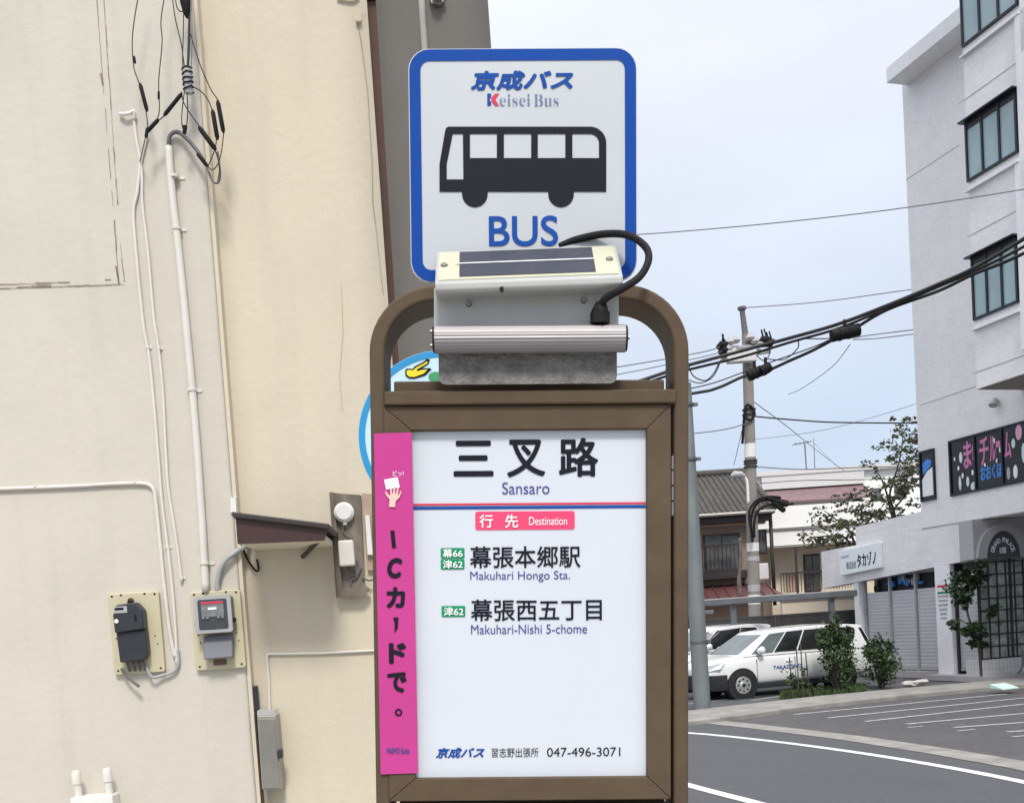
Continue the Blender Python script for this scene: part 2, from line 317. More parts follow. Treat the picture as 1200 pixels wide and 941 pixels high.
def text_to(mb, body, x0, x1, z0, z1, y, mi=0, bold=0.0, shear=0.0, space=1.0, rot=0.0, res=6):
    """lettering fitted into the box x0..x1, z0..z1 of the frame, facing -y"""
    V2, F2 = glyphs(body, min(bold, 0), shear, space=space, res=res)
    ax = min(q.x for q in V2); bx = max(q.x for q in V2); az = min(q.y for q in V2); bz = max(q.y for q in V2)
    sx = (x1-x0)/(bx-ax); sz = (z1-z0)/(bz-az); cx, cz = (x0+x1)/2, (z0+z1)/2
    def fn(q):
        u = (q.x-(ax+bx)/2)*sx; w = (q.y-(az+bz)/2)*sz
        return (cx+u*cos(rot)-w*sin(rot), y, cz+u*sin(rot)+w*cos(rot))
    k = bold*abs(sx)                          # heavier strokes: copies shifted by less than a stroke, each a hair in front of the last
    for i, (dx, dz) in enumerate([(0, 0)] if bold <= 0 else [(0, 0), (k, 0), (-k, 0), (0, k), (0, -k), (k*.7, k*.7), (-k*.7, k*.7), (k*.7, -k*.7), (-k*.7, -k*.7)]):
        put_flat(mb, V2, F2, (lambda q: (fn(q)[0]+dx, y-0.00004*i, fn(q)[2]+dz)), mi)
def leaves(mb, c, rad, n, size, rng, clumps=10, mi=0, flat=0.6, fill=0.55):
    cs = []
    for _ in range(clumps):
        while True:
            d = V((rng.uniform(-1, 1), rng.uniform(-1, 1), rng.uniform(-1, 1)))
            if 0.15 < d.length < 1: break
        cs.append((V(c)+V((d.x*rad[0], d.y*rad[1], d.z*rad[2])), rng.uniform(0.25, 0.5)))
    for _ in range(n):
        cc, cr = rng.choice(cs)
        g = V((rng.gauss(0, 1), rng.gauss(0, 1), rng.gauss(0, 1)*0.8))*cr*fill
        p = cc+V((g.x*rad[0], g.y*rad[1], g.z*rad[2]))
        leaf_at(mb, p, size*rng.uniform(0.6, 1.35), rng, mi)
def leaf_at(mb, p, s, rng, mi=0):
    a = V((rng.gauss(0, 1), rng.gauss(0, 1), rng.gauss(0, 0.7))).normalized(); b = a.cross(V((rng.gauss(0, 1), rng.gauss(0, 1), rng.gauss(0, 1)))).normalized(); nn = a.cross(b)
    mb.add([p-a*s*0.5, p+b*s*0.26+nn*s*0.06, p+a*s*0.5, p-b*s*0.26+nn*s*0.06], [(0, 1, 2), (0, 2, 3)], mi)

# ================================================================== GROUND
def sheet(name, pts, z, m):
    mb = MB(); mb.poly([(q[0], q[1], z) for q in pts]); o = mb.build(name, m); return tag(o, kind='structure')
def strip(name, path, width, z, m):
    P = [V((q[0], q[1], z)) for q in path]; Lf = []; Rt = []
    for i in range(len(P)):
        t = (P[min(i+1, len(P)-1)]-P[max(i-1, 0)]).normalized(); n = V((-t.y, t.x, 0))
        Lf.append(P[i]+n*width/2); Rt.append(P[i]-n*width/2)
    mb = MB(); k = len(P); mb.add(Lf+Rt, [(i, k+i, k+i+1, i+1) for i in range(k-1)])
    o = mb.build(name, m); return tag(o, kind='structure')
G = MB(); G.poly([(-900, -500, -0.02), (900, -500, -0.02), (900, 1500, -0.02), (-900, 1500, -0.02)]); tag(G.build('ground', M['asphalt_lot']), kind='structure')
sheet('road', [(4.6, -30), (16, -30), (9.5, 0), (5.6, 11.2), (4.6, 14.5), (3.1, 18.6), (-2, 34), (-6, 34), (0.6, 14), (1.7, 9.4), (3.0, 5)], -0.012, M['asphalt'])
sheet('pavement', [(4.2, -30), (2.75, 4.6), (1.45, 9.2), (0.4, 13.6), (-2.2, 13.6), (-2.2, 9), (-8, 8), (-8, -30)], 0.0, M['lightconcrete'])
gl = [hitG(*q) for q in ((700, 838), (808, 842), (900, 852), (1000, 864), (1100, 879), (1200, 896), (1400, 936))]
strip('gutter', gl, 0.42, -0.006, M['kerbcon'])
strip('road_marking', catmull([hitG(*q) for q in ((700, 853), (808, 858), (900, 867), (1000, 880), (1100, 896), (1200, 915), (1420, 962))], 5), 0.13, -0.007, M['roadpaint'])
strip('road_marking', catmull([hitG(*q) for q in ((700, 888), (808, 919), (900, 943), (1000, 972))], 5), 0.14, -0.007, M['roadpaint'])
for a, b in (((930, 836), (1180, 812)), ((970, 840), (1215, 815)), ((1014, 844), (1230, 820.5)), ((1062, 847), (1240, 831)), ((1118, 851), (1250, 841.5)), ((1180, 856), (1290, 849))):
    strip('road_marking', [hitG(*a), hitG(*b)], 0.10, -0.013, M['wornpaint'])
for a, b in (((1064, 851), (1082, 849.5)), ((1122, 855), (1142, 853)), ((1186, 862), (1204, 860))):
    strip('road_marking', [hitG(*a), hitG(*b)], 0.06, -0.013, M['wornpaint'])
# far kerb: a raised concrete footway edge
kf = [hitG(*q, 0.06) for q in ((700, 851), (808, 845), (880, 836), (960, 825), (1080, 812), (1200, 801), (1330, 792))]
kb = [hitG(*q, 0.06) for q in ((700, 840), (808, 832), (880, 824), (960, 815), (1080, 804), (1200, 793.5), (1330, 785))]
K = MB(); K.xy([(q.x, q.y) for q in kf]+[(q.x, q.y) for q in reversed(kb)], -0.05, 0.06); tag(K.build('kerb', M['kerbcon'], bevel=0.015), kind='structure')
sheet('parking_lot', [(3.0, 19.9), (7, 21.4), (11, 22.6), (11, 40), (-3, 40)], -0.014, M['asphalt'])
for a, b in (((806, 824), (905, 813)), ((806, 818), (870, 811)), ((880, 820), (935, 812))):
    strip('road_marking', [hitG(*a), hitG(*b)], 0.09, -0.008, M['wornpaint'])

# ================================================================== BUS STOP
LEAN, DY = 0.058, 1.78
base = hitY(620, 800, DY)
sx_ = V((cos(LEAN), 0, -sin(LEAN))); sz_ = V((sin(LEAN), 0, cos(LEAN)))
base = base - sz_*((base.z-0.0)/sz_.z)
SF = frame(base, sx_, (0, 1, 0), sz_)
def S(px, py, y=0.0): q = fat(SF, px, py, y); return q.x, q.z
def SX(px, py=500, y=0.0): return S(px, py, y)[0]
def SZ(py, px=620, y=0.0): return S(px, py, y)[1]
stop = thing('bus_stop_sign', 'brown round-topped bus stop stand with blue bordered BUS plate and white notice panel', 'bus stop', SF)
# hoop: flat tube bent over the top
xl, xr, zt = SX(435, 500), SX(806, 500), SZ(336)
def hoop_path(ins):
    R = 0.112-ins; P = [(xl+ins, 0.1)]
    for k in range(13):
        a = pi-k*(pi/2)/12; P.append((xl+0.112+R*cos(a), zt-0.112+R*sin(a)))
    for k in range(13):
        a = pi/2-k*(pi/2)/12; P.append((xr-0.112+R*cos(a), zt-0.112+R*sin(a)))
    P.append((xr-ins, 0.1)); return P
po, pi_ = hoop_path(0), hoop_path(0.026); n = len(po)
mb = MB(SF); y0, y1 = -0.012, 0.085
mb.add([(x, y0, z) for x, z in po]+[(x, y0, z) for x, z in pi_]+[(x, y1, z) for x, z in po]+[(x, y1, z) for x, z in pi_],
       [q for i in range(n-1) for q in ((i, n+i, n+i+1, i+1), (2*n+i, 2*n+i+1, 3*n+i+1, 3*n+i), (i, i+1, 2*n+i+1, 2*n+i), (n+i, 3*n+i, 3*n+i+1, n+i+1))]+[(0, 2*n, 3*n, n), (n-1, 2*n-1, 4*n-1, 3*n-1)])
mb.build('hoop_frame', M['bronze'], stop, smooth='auto', bevel=0.005, seg=3)
b = MB(SF); b.box(xl-0.06, xr+0.06, -0.14, 0.2, 0, 0.1); b.build('base_block', M['lightconcrete'], stop, bevel=0.012)
xi0, xi1 = xl+0.0265, xr-0.0265
b = MB(SF); b.box(xi0+0.012, xi1-0.012, 0.012, 0.068, 0.62, SZ(445.5, 620, 0.012)); b.build('cabinet', M['bronze'], stop, bevel=0.003)
b = MB(SF); b.box(SX(452, 465), SX(790, 465), -0.022, 0.011, SZ(473, 620, -.022), SZ(457, 620, -.022)); b.build('header_bar', M['bronze'], stop, bevel=0.0025)
b = MB(SF); b.box(SX(452.5, 478), SX(787, 478), 0.004, 0.0115, SZ(480), SZ(472)); b.build('shadow_gap', M['dark'], stop)
# door frame with mitred corners
def door(z0, z1, iz0, iz1, nm):
    ox0, ox1, ix0, ix1 = SX(453.5, 700), SX(785, 700), SX(485, 700), SX(757, 700)
    y0, y1 = -0.014, 0.0115
    for q in ([(ox0, z1), (ix0, iz1), (ix1, iz1), (ox1, z1)], [(ox0, z0), (ox1, z0), (ix1, iz0), (ix0, iz0)],
              [(ox0+0.0002, z0+0.0003), (ix0, iz0+0.0002), (ix0, iz1-0.0002), (ox0+0.0002, z1-0.0003)], [(ox1-0.0002, z0+0.0003), (ox1-0.0002, z1-0.0003), (ix1, iz1-0.0002), (ix1, iz0+0.0002)]):
        b = MB(SF); b.xz(q, y0, y1); b.build(nm, M['bronze'], stop, bevel=0.002)
    return ix0, ix1
ix0, ix1 = door(SZ(936), SZ(477), SZ(909.5), SZ(505), 'door_rail')
panel = MB(SF); panel.box(ix0-0.004, ix1+0.004, 0.0, 0.008, SZ(911), SZ(503)); panel = panel.build('notice_panel', M['paper'], stop)
door(0.66, SZ(941), 0.70, SZ(941)-0.006, 'door_rail')
b = MB(SF); b.box(ix0-0.004, ix1+0.004, 0.0, 0.008, 0.69, SZ(941)-0.003); b.build('timetable_panel', M['paper'], stop)
b = MB(SF)
for k in range(4): b.cyl((SX(787.5, 570), -0.006, SZ(606-k*18)), (SX(787.5, 570), -0.006, SZ(590-k*18)), 0.0032, n=10)
b.build('hinge', M['alu'], stop, smooth='auto')
# lettering on the notice
YT = -0.0012
def T(b, body, x0, x1, py0, py1, y=YT, **k):      # pixel box -> stand frame
    xm = (x0+x1)/2; ym = (py0+py1)/2
    text_to(b, body, SX(x0, ym, y), SX(x1, ym, y), SZ(py1, xm, y), SZ(py0, xm, y), y, **k)
def R(b, x0, x1, py0, py1, y=YT, r=0.0, y1=None):
    xm = (x0+x1)/2; ym = (py0+py1)/2; X0, X1, Z0, Z1 = SX(x0, ym, y), SX(x1, ym, y), SZ(py1, xm, y), SZ(py0, xm, y)
    y1 = y+0.001 if y1 is None else y1
    if r: b.xz(rrect(X0, X1, Z0, Z1, r), y, y1)
    else: b.box(X0, X1, y, y1, Z0, Z1)
def TX(par, m, *a, nm='lettering', fr=None, **k):
    b = MB(SF); T(b, *a, **k); return b.build(nm, M[m] if isinstance(m, str) else m, par)
for ch, x0, x1, p0, p1 in (('三', 532.5, 577, 517.5, 557), ('叉', 595, 638, 516, 558), ('路', 656, 700, 514, 557.5)): TX(panel, 'ink', ch, x0, x1, p0, p1, bold=0.024)
TX(panel, 'ink', '幕張本郷駅', 551, 680, 640, 665, bold=0.012); TX(panel, 'ink', '幕張西五丁目', 552, 705, 702, 727, bold=0.012)
TX(panel, 'ink', '習志野出張所', 576, 631, 876, 887); TX(panel, 'ink', '047-496-3071', 641, 727, 875.5, 886)
TX(panel, 'inknavy', 'Sansaro', 588.5, 644, 565, 579); TX(panel, 'inknavy', 'Makuhari Hongo Sta.', 551, 668, 669, 682); TX(panel, 'inknavy', 'Makuhari-Nishi 5-chome', 552, 688, 731.5, 742.5)
b = MB(SF); R(b, 484, 756.5, 589.2, 591.6); b.build('stripe', M['inkred'], panel)
b = MB(SF); R(b, 484, 756.5, 592.8, 596.0); b.build('stripe', M['inkblue'], panel)
b = MB(SF); R(b, 557, 673.5, 599, 620.5, r=0.004); b.build('badge', M['badge'], panel)
for x0, x1, p0, p1 in ((516.5, 544.3, 642, 654.2), (516.5, 544.3, 655.2, 667), (517.5, 545.2, 709.8, 722.6)): b = MB(SF); R(b, x0, x1, p0, p1, r=0.002); b.build('badge', M['green'], panel)
y2 = YT-0.0012
TX(panel, 'letterwhite', '行', 562, 577.5, 603, 618, y2, bold=0.015); TX(panel, 'letterwhite', '先', 592, 607, 603, 618, y2, bold=0.015); TX(panel, 'letterwhite', 'Destination', 620, 664.5, 605.5, 615, y2)
for a, p0, p1, dx in (('幕66', 643.3, 653, 0), ('津62', 656.3, 665.8, 0), ('津62', 711.2, 721.3, 1)): TX(panel, 'letterwhite', a, 519+dx, 542+dx, p0, p1, y2, bold=0.012)
b = MB(SF); T(b, '京成バス', 511, 567.5, 876, 887.5, bold=0.03, shear=0.3); b.build('logo_lettering', M['inkblue'], panel)
# pink advert strip
yp = -0.0165
P = [S(438, 508, yp), S(482.5, 506.5, yp), S(490, 905.5, yp), S(446, 907, yp)]
b = MB(SF); b.xz(P, yp, yp+0.0018); strip_o = b.build('advert_strip', M['pink'], stop)
yk = yp-0.0012
TX(strip_o, 'ink', 'I', 457.5, 464, 621.5, 642, yk, bold=0.0, shear=-0.05); TX(strip_o, 'ink', 'C', 455, 470, 655, 676, yk, bold=0.06, shear=0.15)
TX(strip_o, 'ink', 'カ', 454, 473.5, 689, 711, yk, bold=0.05); TX(strip_o, 'ink', 'ド', 457, 474.5, 754.5, 776, yk, bold=0.05); TX(strip_o, 'ink', 'で', 455, 475.5, 788.5, 810, yk, bold=0.05)
b = MB(SF); b.xz([S(460.5, 723.5, yk), S(466.8, 723, yk), S(466, 736, yk), S(462.3, 741.5, yk), S(462.5, 730, yk)], yk, yk+0.001); b.build('lettering', M['ink'], strip_o)
ring = lambda cx, cy, r, n=20: [S(cx+r*cos(2*pi*k/n), cy+r*sin(2*pi*k/n), yk) for k in range(n)]
b = MB(SF); V2, F2 = shape([ring(467, 834.5, 4.4), ring(467, 834.5, 2.3)]); put_flat(b, V2, F2, lambda q: (q.x, yk, q.y)); b.build('lettering', M['ink'], strip_o)
b = MB(SF); T(b, 'PASMO Suica', 453.5, 479.5, 876, 882.5, yk, bold=0.03); b.build('lettering', M['inknavy'], strip_o)
TX(strip_o, 'letterwhite', 'ピッ!', 460.5, 473, 551.5, 558, yk)
b = MB(SF)
b.xz([S(*q, yk) for q in ((450, 562), (466, 559), (468.5, 571), (452.5, 573.5))], yk, yk+0.001); b.build('card_picture', M['letterwhite'], strip_o)
hand = [(456, 594), (456.5, 585.5), (452.5, 580), (451, 576), (452.4, 575.6), (456, 580.3), (457.5, 580), (457.3, 571.5), (459, 571.3), (459.7, 578.3), (460.8, 578), (461.2, 569.7), (463.1, 569.7), (463, 578), (464.2, 578.4), (465.6, 570.8), (467.2, 571.2), (466.3, 580), (467.3, 580.6), (469.3, 575), (470.7, 575.6), (468.4, 582.3), (463.6, 587.5), (463, 594)]
b = MB(SF); yh = yk-0.0012; V2, F2 = shape([[S(x, y, yh) for x, y in hand]]); put_flat(b, V2, F2, lambda q: (q.x, yh, q.y))
b.build('hand_picture', mat('hand_pink', (0.72, 0.50, 0.42), 0.5, var=0.02), strip_o)
# blue bordered plate
yb = 0.03
def Sy(px, py): return S(px, py, yb)
X0, X1, Z0, Z1 = S(480, 200, yb)[0], S(746.5, 200, yb)[0], SZ(330.5, 613, yb), SZ(57, 613, yb)
b = MB(SF); b.xz(rrect(X0, X1, Z0, Z1, 0.035), yb, yb+0.004); plate = b.build('sign_plate', M['signwhite'], stop)
b = MB(SF); e1, e2 = 0.0016, 0.0208
V2, F2 = shape([rrect(X0+e1, X1-e1, Z0+e1, Z1-e1, 0.0345), rrect(X0+e2, X1-e2, Z0+e2, Z1-e2, 0.015)]); ye = yb-0.0012
put_flat(b, V2, F2, lambda q: (q.x, ye, q.y)); b.build('border', M['blue'], plate)
zp = lambda X, Y: S(470+X/4, 30+Y/4, ye)
arc = lambda cx, cy, rx, ry, a0, a1, n=10: [(cx+rx*cos(radians(a0+(a1-a0)*k/n)), cy-ry*sin(radians(a0+(a1-a0)*k/n))) for k in range(n+1)]
outl = [(222, 475), (880, 475)]+arc(885, 552, 77, 77, 90, 0)+[(962, 780), (811, 780)]+arc(750, 790, 60, 62, 0, -180, 16)+[(689, 780), (407, 780)]+arc(346, 790, 60, 62, 0, -180, 16)+[(285, 780), (180, 780), (180, 650), (207, 492), (212, 480)]
holes = [[(242, 509), (290, 509), (292, 722), (214, 722), (214, 650)], [(323, 509), (449, 509), (449, 622), (323, 622)], [(482, 509), (610, 509), (610, 622), (482, 622)], [(641, 509), (770, 509), (770, 622), (641, 622)], [(803, 509), (880, 509)]+arc(884, 552, 44, 43, 90, 0)+[(928, 622), (803, 622)]]
V2, F2 = shape([[zp(*q) for q in lp] for lp in [outl]+holes]); b = MB(SF); put_flat(b, V2, F2, lambda q: (q.x, ye, q.y)); b.build('bus_pictogram', M['ink'], plate)
b = MB(SF); T(b, '京成バス', 552.5, 671, 84, 105, ye, bold=0.035, shear=0.2); b.build('logo_lettering', M['inkblue'], plate)
b = MB(SF); T(b, 'BUS', 573.5, 653.5, 253.5, 288, ye, bold=0.012); b.build('lettering', M['inkblue'], plate)
kp = lambda X, Y: S(540+X/8, 75+Y/8, ye)
b = MB(SF); b.xz([kp(*q) for q in ((248, 280), (284, 280), (284, 308), (266, 335), (284, 360), (284, 392), (248, 392))], ye, ye+0.001); b.build('logo_mark', M['inkblue'], plate); b = MB(SF)
T(b, '𝐞𝐢𝐬𝐞𝐢', 585.5, 621.5, 110.5, 124.5, ye, bold=-0.012); T(b, '𝐁𝐮𝐬', 625.5, 654.5, 111, 124.8, ye, bold=-0.012); b.build('lettering', mat('ink_slate', (0.10, 0.16, 0.31), 0.4), plate)
b = MB(SF); b.xz([kp(*q) for q in ((286, 318), (322, 280), (358, 280), (322, 334), (358, 392), (318, 392), (286, 348))], ye, ye+0.001); b.build('logo_mark', M['inkred'], plate)
b = MB(SF); b.box(SX(600, 330), SX(640, 330), yb+0.005, yb+0.012, SZ(420), SZ(200)); b.build('plate_bracket', M['galv'], stop)
# solar lamp
tilt = radians(1.7)
lo = V((SX(618, 318), 0, SZ(318))); LF = SF @ Matrix.Translation(lo) @ Matrix.Rotation(-tilt, 4, 'Y')
def LS(px, py, y=0.0): q = fat(LF, px, py, y); return q.x, q.z
yF = -0.068
x0, x1 = LS(509, 318, yF)[0], LS(730, 318, yF)[0]
zb, zl, ztp = LS(618, 336, yF)[1], LS(618, 328, yF)[1], LS(618, 291, 0.012)[1]
prof = [(0.012, ztp), (yF, zl), (yF, zb), (yF+0.006, zb-0.004), (-0.030, zb-0.002), (0.012, zb-0.002)]
b = MB(LF); b.prism([(x0, y, z) for y, z in prof], (x1-x0, 0, 0)); lamp = b.build('lamp_head', M['lampwhite'], stop, bevel=0.0025)
P0 = V((0, 0.012, ztp)); P1 = V((0, yF, zl)); sd = (P1-P0); SL = sd.length; sd.normalize(); nn = V((0, sd.z, -sd.y)); nn = -nn if nn.y > 0 else nn
def slab(b, xa, xb, t0, t1, h0, h1):           # slab lying on the sloping top face
    b.hexa([P0+V((x, 0, 0))+sd*(SL*t)+nn*h0 for x, t in ((xa, t0), (xb, t0), (xb, t1), (xa, t1))], [P0+V((x, 0, 0))+sd*(SL*t)+nn*h1 for x, t in ((xa, t0), (xb, t0), (xb, t1), (xa, t1))])
wx = x1-x0
b = MB(LF); slab(b, x0+0.006, x1-0.006, 0.06, 0.93, 0, 0.0012); cover = b.build('cover_plate', M['lampcream'], lamp)
b = MB(LF); slab(b, x0+wx*0.13, x0+wx*0.86, 0.08, 0.86, 0.0014, 0.0022); b.build('solar_panel', M['solar'], lamp)
b = MB(LF); slab(b, x0+wx*0.11, x0+wx*0.865, 0.45, 0.475, 0.0024, 0.0032); b.build('solar_busbar', M['letterwhite'], lamp)
for xs in (x0+wx*0.047, x1-wx*0.055): c = P0+V((xs, 0, 0))+sd*SL*0.48; b = MB(LF); b.cyl(c+nn*0.001, c+nn*0.004, 0.0068, 0.005, 14); b.build('screw', M['steel'], lamp, smooth='auto')
b = MB(SF); b.xz([S(508.5, 338, -0.02), S(725, 330, -0.02), S(725, 390, -0.02), S(508.5, 392, -0.02)], -0.02, -0.0125); back = b.build('lamp_backplate', M['lampwhite'], stop, bevel=0.001)
for px, py in ((549.5, 356.5), (684, 352.5)): q = S(px, py, -0.02); b = MB(SF); b.cyl((q[0], -0.019, q[1]), (q[0], -0.026, q[1]), 0.0055, 0.004, 10); b.build('screw', M['steel'], back, smooth='auto')
b = MB(LF); q = LS(588, 340, yF); b.box(q[0]-0.003, q[0]+0.003, yF-0.0008, yF+0.004, q[1]-0.002, q[1]+0.005); b.build('drain_notch', M['dark'], lamp)
# ribbed aluminium light tube
yc = -0.048; xa, xb = S(509.5, 398, yc)[0], S(732.5, 397, yc)[0]; zc = SZ(397.5, 620, yc); rt = 0.0225; nr = 72
vs = []; fs = []
for xx in (xa, xb):
    for k in range(nr):
        a = 2*pi*k/nr; rr = rt*(1-0.03*(k % 3 == 0)*(0 if 18 < k < 20 else 1)); vs.append((xx, yc+rr*cos(a)*0.85, zc+rr*sin(a)))
fs = [(k, (k+1) % nr, nr+(k+1) % nr, nr+k) for k in range(nr)]
b = MB(SF); b.add(vs, fs); tube = b.build('light_tube', M['alu'], stop)
for xx, dx in ((xa, -0.003), (xb, 0.003)):
    b = MB(SF); b.cyl((xx, yc, zc), (xx+dx, yc, zc), 0.0215, 0.0205, 32); b.build('end_cap', M['rubber'], tube, smooth='auto')
for xx, d in ((xa-0.003, -1), (xb+0.003, 1)):
    for dz in ((-0.011, 0.012) if d < 0 else (0.0,)): b = MB(SF); b.cyl((xx, yc-0.005, zc+dz), (xx+d*0.004, yc-0.005, zc+dz), 0.003, n=8); b.build('screw', M['steel'], tube)
# dull steel plate under the tube
yg = -0.03; X0, X1, Z0, Z1 = S(514, 430, yg)[0], S(723, 430, yg)[0], SZ(450, 620, yg), SZ(395, 620, yg)
pl = [(X0, Z1), (X0, Z0+0.012)]+[(X0+0.012-0.012*cos(radians(a)), Z0+0.012-0.012*sin(radians(a))) for a in (30, 60, 90)]+[(X1-0.012+0.012*sin(radians(a)), Z0+0.012-0.012*cos(radians(a))) for a in (0, 30, 60, 90)]+[(X1, Z1)]
b = MB(SF); b.xz(pl, yg, yg+0.003); b.build('mounting_plate', M['galv'], stop)
# cable and gland
pts = [(655, 289, 0.035), (676, 281, 0.03), (708, 274.5, 0.015), (736, 276, -0.005), (756, 289, -0.025), (760, 305, -0.04), (750, 324, -0.055), (730, 338, -0.072), (712, 348, -0.066), (704, 358, -0.055), (703, 368, -0.05)]
b = MB(SF); b.tube(catmull([(S(x, y, yy)[0], yy, S(x, y, yy)[1]) for x, y, yy in pts], 6), 0.0062, 12); cable = b.build('power_cable', M['rubber'], stop, smooth=True)
q = S(703, 362, -0.05); b = MB(SF); b.cyl((q[0], -0.05, SZ(380, 703, -0.05)), (q[0], -0.05, SZ(366, 703, -0.05)), 0.0165, n=6); b.cyl((q[0], -0.05, SZ(366, 703, -0.05)), (q[0]+0.002, -0.05, SZ(355, 703, -0.05)), 0.015, 0.009, 12); b.build('cable_gland', M['rubber'], cable)

# ================================================================== NEAR POLE AND ROUND SIGN BEHIND THE STAND
YP = 3.4
q0 = hitY(441, 0, YP); q1 = hitY(571, 0, YP); pc = (q0+q1)/2; pr = (q1-q0).length/2
pole = thing('utility_pole', 'thick grey concrete utility pole right behind the bus stop plate', 'utility pole', V((pc.x, YP, 0)))
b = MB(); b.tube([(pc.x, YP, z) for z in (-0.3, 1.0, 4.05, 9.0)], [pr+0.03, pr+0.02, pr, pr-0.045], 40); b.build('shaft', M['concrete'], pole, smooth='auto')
a = radians(262); d = V((cos(a), sin(a), 0))
b = MB(); e1 = d*(pr+0.012)+V((pc.x, YP, 0)); b.tube([e1+V((0, 0, 0.4)), e1+V((0, 0, 3.2)), d*(pr+0.002)+V((pc.x, YP, 3.92))], 0.010, 8); b.build('pale_streak', mat('streak_grey', (0.27, 0.255, 0.235), 0.8, var=0.12), pole, smooth=True)  # thin added strip standing in for a pale water streak on the shaft
q = hitY(513, 1, YP-pr); b = MB(); b.cyl(q+V((0, 0.03, 0)), q+V((0, -0.04, 0)), 0.016, n=12); b.cyl(q+V((0, -0.008, 0)), q+V((0, -0.02, 0)), 0.026, n=6); b.build('step_bolt', M['steel'], pole)
b = MB(); b.cyl((pc.x+pr, YP, 4.14), (pc.x+pr+0.12, YP, 4.14), 0.012, n=10); b.build('step_bolt', M['steel'], pole)
YD = 2.6; dc = hitY(519, 511, YD); dr = 98*YD/1200
DF = frame(dc, (cos(LEAN), 0, -sin(LEAN)), (0, 1, 0))
disc = thing('round_stop_sign', 'round pale blue sign with yellow mark, mostly hidden behind the stand', 'round sign', Matrix.Translation((dc.x, dc.y, 0)))
circ = lambda r, n=64: [(r*cos(2*pi*k/n), r*sin(2*pi*k/n)) for k in range(n)]
b = MB(DF); b.xz(circ(dr), 0, 0.006); face = b.build('disc', M['palecyan'], disc)
V2, F2 = shape([circ(dr-0.001), circ(dr-0.017)]); b = MB(DF); put_flat(b, V2, F2, lambda q: (q.x, -0.0015, q.y)); b.build('rim_band', M['skyblue'], face)
dp = lambda X, Y, y: (lambda q: (q.x, q.z))(fat(DF, 400+X/4.707, 400+Y/4.707, y))
mark = [(352, 160), (360, 150), (395, 152), (402, 140), (455, 112), (470, 98), (488, 100), (482, 122), (462, 136), (440, 150), (488, 148), (497, 153), (462, 188), (400, 206), (370, 203), (353, 188)]
mk2 = [(360, 164), (368, 158), (396, 160), (412, 145), (458, 121), (472, 110), (477, 119), (455, 133), (415, 156), (420, 166), (440, 158), (475, 156), (455, 178), (400, 197), (374, 195), (361, 183)]
b = MB(DF); b.xz([dp(x, y, -0.002) for x, y in mark], -0.002, -0.0005); b.build('mark_outline', M['ink'], face)
b = MB(DF); b.xz([dp(x, y, -0.004) for x, y in mk2], -0.004, -0.0025); b.build('mark', M['yellow'], face)
b = MB(DF); c0 = dp(520, 195, -0.002); b.xz([(c0[0]+0.018*cos(2*pi*k/20), c0[1]+0.012*sin(2*pi*k/20)) for k in range(20)], -0.002, -0.0005); b.build('mark_dot', M['leafgreen'], face)
b = MB(); b.cyl((dc.x+0.03, YD+0.035, 0), (dc.x+0.03, YD+0.035, dc.z+0.12), 0.028, n=20); b.build('post', M['pipe'], disc, smooth='auto')
b = MB(); b.box(dc.x-0.02, dc.x+0.08, YD+0.0065, YD+0.03, dc.z-0.05, dc.z+0.05); b.build('clamp', M['galv'], disc)
b = MB(); b.cyl((dc.x+0.03, YD+0.035, 0), (dc.x+0.03, YD+0.035, 0.12), 0.19, 0.17, 28); b.build('base_block', M['lightconcrete'], disc, smooth='auto')

# ================================================================== CREAM BUILDING ON THE LEFT
A4 = radians(4.0); wv = V((cos(A4), sin(A4), 0)); wi = V((-sin(A4), cos(A4), 0))
wo = hitY(150, 500, 4.1); wo.z = 0
WF = frame(wo, wv, wi)
def Wp(px, py, y=0.0): q = fat(WF, px, py, y); return q.x, q.z
def W3(px, py, y=0.0): q = fat(WF, px, py, y); return V((q.x, y, q.z))
REC = 0.07
xe = Wp(263, 470)[0]; x2 = Wp(444, 200, REC)[0]
house = thing('rendered_building', 'cream rendered building on the left with a stepped wall beside the pole', 'building', WF)
b = MB(WF); b.xy([(-6, 0), (xe, 0), (xe, 2.5), (-6, 2.5)], -0.1, 8.2); front = b.build('front_wall', M['plaster'], house, bevel=0.012, seg=3)
b = MB(WF); b.xy([(xe+0.001, REC), (x2, REC), (x2-0.55, 2.4), (xe+0.001, 2.4)], -0.1, 8.0); b.box(xe+0.0008, xe+0.016, 0.010, REC+0.01, -0.1, 8.0); rec = b.build('recessed_wall', M['cream'], house)
b = MB(WF); b.box(-6.1, xe+0.12, -0.1, 2.6, 8.2, 8.36); b.build('roof_slab', M['trimgrey'], house)
tz = Wp(438, 17, REC+0.25)[1]
b = MB(WF); b.hexa([(x2-0.06, REC+0.16, 0), (x2+0.035, REC+0.16, 0), (x2+0.035, REC+0.62, 0), (x2-0.1, REC+0.62, 0)], [(x2-0.06, REC+0.16, tz), (x2+0.035, REC+0.16, tz), (x2+0.035, REC+0.62, tz), (x2-0.1, REC+0.62, tz)])
b.build('side_boarding', M['brownboard'], house)
b = MB(WF); b.box(x2-0.05, x2+0.05, REC+0.14, REC+0.63, tz+0.002, tz+0.03); b.build('boarding_cap', M['darkbrown'], house)
